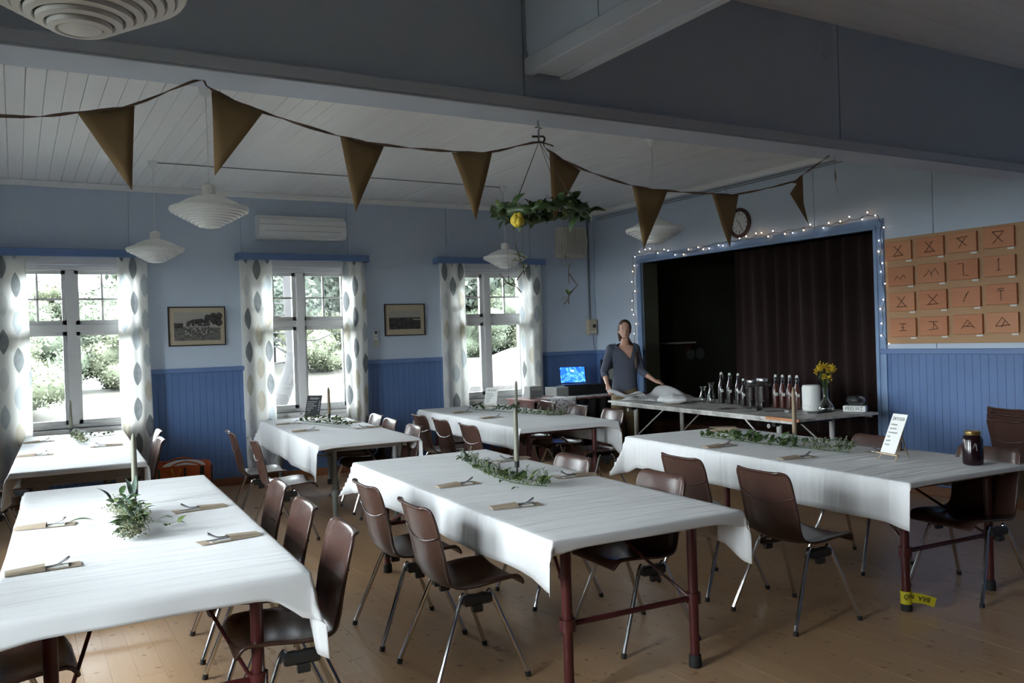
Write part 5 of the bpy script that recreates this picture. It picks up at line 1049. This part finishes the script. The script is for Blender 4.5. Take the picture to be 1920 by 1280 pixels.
drape('plastic_sheet', [[Vector((6.20, 8.05, ZS+.01)), Vector((6.30, 7.75, ZS+.015)), Vector((6.30, 7.45, ZS+.01)), Vector((6.32, 7.2, ZS+.004))],
    [Vector((6.55, 8.10, ZS+.03)), hr_+Vector((-.12, -.14, -.135)), Vector((6.6, 7.5, ZS+.03)), Vector((6.6, 7.2, ZS+.01))],
    [Vector((6.75, 8.12, ZS+.05)), hr_+Vector((0, 0, .0)), Vector((6.85, 7.55, ZS+.03)), Vector((6.80, 7.3, ZS+.01))],
    [Vector((6.92, 8.1, ZS+.02)), hr_+Vector((.06, -.02, -.13)), Vector((6.95, 7.6, ZS+.01)), Vector((6.92, 7.4, ZS+.004))]], 6, 'sheet_grey', 'pale thin sheet lifted by the woman\'s outstretched hand', 'sheet', .001, .015)
m = MB(); m.ell((0, 0, .045), (.15, .20, .050), 22, 12); m.v = [(v[0]*(1+.05*math.sin(v[1]*40)), v[1]*(1+.06*math.sin(v[0]*38)), max(.001, v[2]+.010*math.sin(v[0]*45)*math.sin(v[1]*33))) for v in m.v]
tag(m.build('folded_cloth', 'cloth_white', smooth=True, loc=(6.33, 7.27, ZS+.002)), 'rumpled heap of white cloth on the serving table left of the glass jugs', 'cloth', 'cloths at the end of the serving table')
# ------------------------------------------------------------------ outside: meadow, rocks and trees
def gz(x, y): 
    s = min(1, max(0, (y-11)/9)); s = s*s*(3-2*s); return -.45+(1.25+.02*x)*s+max(0, y-22)*.04+.12*math.sin(x*.7)*math.sin(y*.5)*s
P = []; gx = np.linspace(-30, 45, 76); gy = np.linspace(10.35, 70, 61)
for y in gy:
    for x in gx: P.append((x, y, gz(x, y)))
n = len(gx); tag(MB().add(P, [(j*n+i, j*n+i+1, (j+1)*n+i+1, (j+1)*n+i) for j in range(len(gy)-1) for i in range(n-1)]).build('ground', 'meadow', smooth=True), kind='structure')
tag(MB().box(-60, WX-.35, -40, 80, -.7, -.5).build('ground_west', 'meadow'), kind='structure')
for i, (x, y, sx, sy, sz, lab) in enumerate([(6.6, 14.2, 1.3, .9, .5, 'pale bare rock outside the middle window, right pane'), (9.4, 16.2, 1.8, 1.2, .7, 'sloping pale rock outside the window nearest the corner'), (11.2, 17.5, 1.2, 1.0, .6, 'second pale rock higher on the slope outside the window nearest the corner')]):
    m = MB().ell((0, 0, 0), (sx, sy, sz), 18, 10); m.v = [(v[0]*(1+.12*math.sin(v[1]*4+v[2]*6)), v[1], v[2]*(1+.15*math.sin(v[0]*3))) for v in m.v]; tag(m.build('rock', 'rock', smooth='auto', loc=(x, y, gz(x, y)+sz*.2)), lab, 'rock', 'rocks outside')
def crown(nm, mat, blobs, n, size, seed):
    g = np.random.RandomState(seed); V = []; 
    bl = np.array(blobs); w_ = bl[:, 3]**2; ci = g.choice(len(bl), n, p=w_/w_.sum()); d = g.normal(size=(n, 3)); d /= np.linalg.norm(d, axis=1)[:, None]
    c = bl[ci, :3]+d*(bl[ci, 3]*g.uniform(.55, 1.03, n)**.5)[:, None]*np.array([1, 1, .8]); a = g.normal(size=(n, 3)); a /= np.linalg.norm(a, axis=1)[:, None]; b_ = np.cross(a, g.normal(size=(n, 3))); b_ /= np.linalg.norm(b_, axis=1)[:, None]
    s = g.uniform(.5, 1, n)[:, None]*size; V = np.stack([c-a*s, c-b_*s*.5, c+a*s, c+b_*s*.5], 1).reshape(-1, 3)
    me = bpy.data.meshes.new(nm); me.from_pydata(V.tolist(), [], [(4*i, 4*i+1, 4*i+2, 4*i+3) for i in range(n)]); me.materials.append(M[mat]); return me
g = random.Random(3)
BL = []
def blobs(k, rad, zz): BL.append([(g.uniform(-rad, rad), g.uniform(-rad, rad), zz+g.uniform(-rad*.7, rad*.9), g.uniform(.35, .7)*rad) for _ in range(k)]); return BL[-1]
CR = [crown('foliage', 'foliage_a', blobs(18, 1.5, 1.9), 14000, .075, 1), crown('foliage', 'foliage_b', blobs(18, 1.5, 1.8), 14000, .07, 2), crown('foliage', 'foliage_c', blobs(26, 1.6, 2.2), 16000, .085, 3), crown('foliage', 'foliage_b', blobs(14, 1.0, .9), 11000, .055, 4), crown('foliage', 'foliage_a', blobs(14, 1.1, 1.0), 11000, .055, 5)]
IN = []
for bl_, mt in zip(BL, ('foliage_a', 'foliage_b', 'foliage_c', 'foliage_b', 'foliage_a')):
    m = MB()
    for q in bl_: m.ell(q[:3], (q[3]*.8, q[3]*.8, q[3]*.66), 10, 7)
    IN.append(m.mesh('inner_foliage', mt, True))
def tree(x, y, k, s, lab, rz):
    t = empty('tree' if k < 3 else 'bush', (x, y, gz(x, y)-.05), rz, lab, 'tree' if k < 3 else 'bush', 'trees and bushes outside'); t.scale = (s, s, s)
    o = link('foliage', CR[k], t); o['kind'] = 'stuff'; link('inner_foliage', IN[k], t)
    h = 3.4 if k < 3 else .8; MB().tube([(0, 0, -.1), (.05, .02, h*.5), (0, .05, h)], [.06 if k < 3 else .03, .05 if k < 3 else .02, .02], 8).build('trunk', 'bark_brown', t, smooth=True)
for i, (x, y, k, s, lab) in enumerate([(-2.2, 17.5, 4, .95, 'dark bush outside the leftmost window, far left pane'), (-.2, 16.8, 3, .85, 'light green bush outside the leftmost window, left pane'), (.9, 19.5, 4, .95, 'dark green bush outside the leftmost window behind the mullion'), (1.9, 18.8, 3, .8, 'light green bush outside the leftmost window, right pane'),
    (-3, 30, 0, .7, 'distant tree outside the leftmost window, far left'), (.2, 33, 1, .8, 'distant tree seen in the upper left pane of the leftmost window'), (2.6, 32, 0, .7, 'distant tree seen in the upper right pane of the leftmost window'), (3.9, 27, 1, .8, 'mid-distance tree behind the right curtain of the leftmost window'),
    (4.9, 22.5, 2, 1.5, 'tall dark tree outside the middle window, left pane'), (7.9, 21.5, 2, 1.6, 'tall dark tree outside the middle window, right pane'), (6.0, 23.2, 0, 1.9, 'high tree behind the others outside the middle window'), (6.2, 19.2, 3, .75, 'light bush outside the middle window, low in the right pane'),
    (10.2, 25, 2, 1.7, 'tall tree between the views of the middle window and the corner-side window'), (12.4, 23.5, 2, 1.7, 'dark tree outside the window nearest the corner, left pane'), (15.6, 24.5, 0, 2.0, 'green tree outside the window nearest the corner, right pane'), (13.0, 29, 1, 2.4, 'high pale tree farther off outside the window nearest the corner'), (11.2, 20.6, 4, .8, 'low dark bush outside the window nearest the corner, left pane'), (12.6, 21.2, 3, 1.0, 'rounded pale bush behind the rocks outside the window nearest the corner'), (13.6, 19.8, 3, .9, 'low pale bush on the slope outside the window nearest the corner'), (18.5, 28, 2, 2.0, 'tall dark tree at the right outside the window nearest the corner')]): tree(x, y, k, s, lab, i*1.7)
pt = empty('leaning_pine', (3.55, 14.2, gz(3.55, 14.2)-.05), 0, 'leaning grey-barked pine outside the middle window with thin bare branches', 'tree', 'trees and bushes outside')
MB().tube(smoothpath([(-.05, 0, -.1), (.12, 0, .5), (.30, 0, .9), (.48, .0, 1.45), (.47, .05, 2.15), (.45, .1, 4.2)], 4), [.17-.004*i for i in range(21)], 12).build('trunk', 'bark_grey', pt, smooth=True)
b = MB()
for k in range(26):
    z = g.uniform(1.3, 4.4); a = g.uniform(-.7, .7)+g.choice([0, math.pi]); l = g.uniform(.5, 1.4); p = Vector((.4, .05, z)); q = [p]
    for _ in range(4): p = p+Vector((math.cos(a)*l/4, math.sin(a)*l/4, g.uniform(-.12, .16))); a += g.uniform(-.4, .4); q.append(p)
    b.tube(q, [.018, .014, .011, .008, .004], 5)
b.build('branches', 'bark_grey', pt)
pf = link('foliage', crown('foliage', 'foliage_c', [(g.uniform(-1.2, 2.0), g.uniform(-.6, .8), g.uniform(2.2, 4.4), g.uniform(.25, .5)) for _ in range(16)], 5000, .07, 9), pt); pf['kind'] = 'stuff'
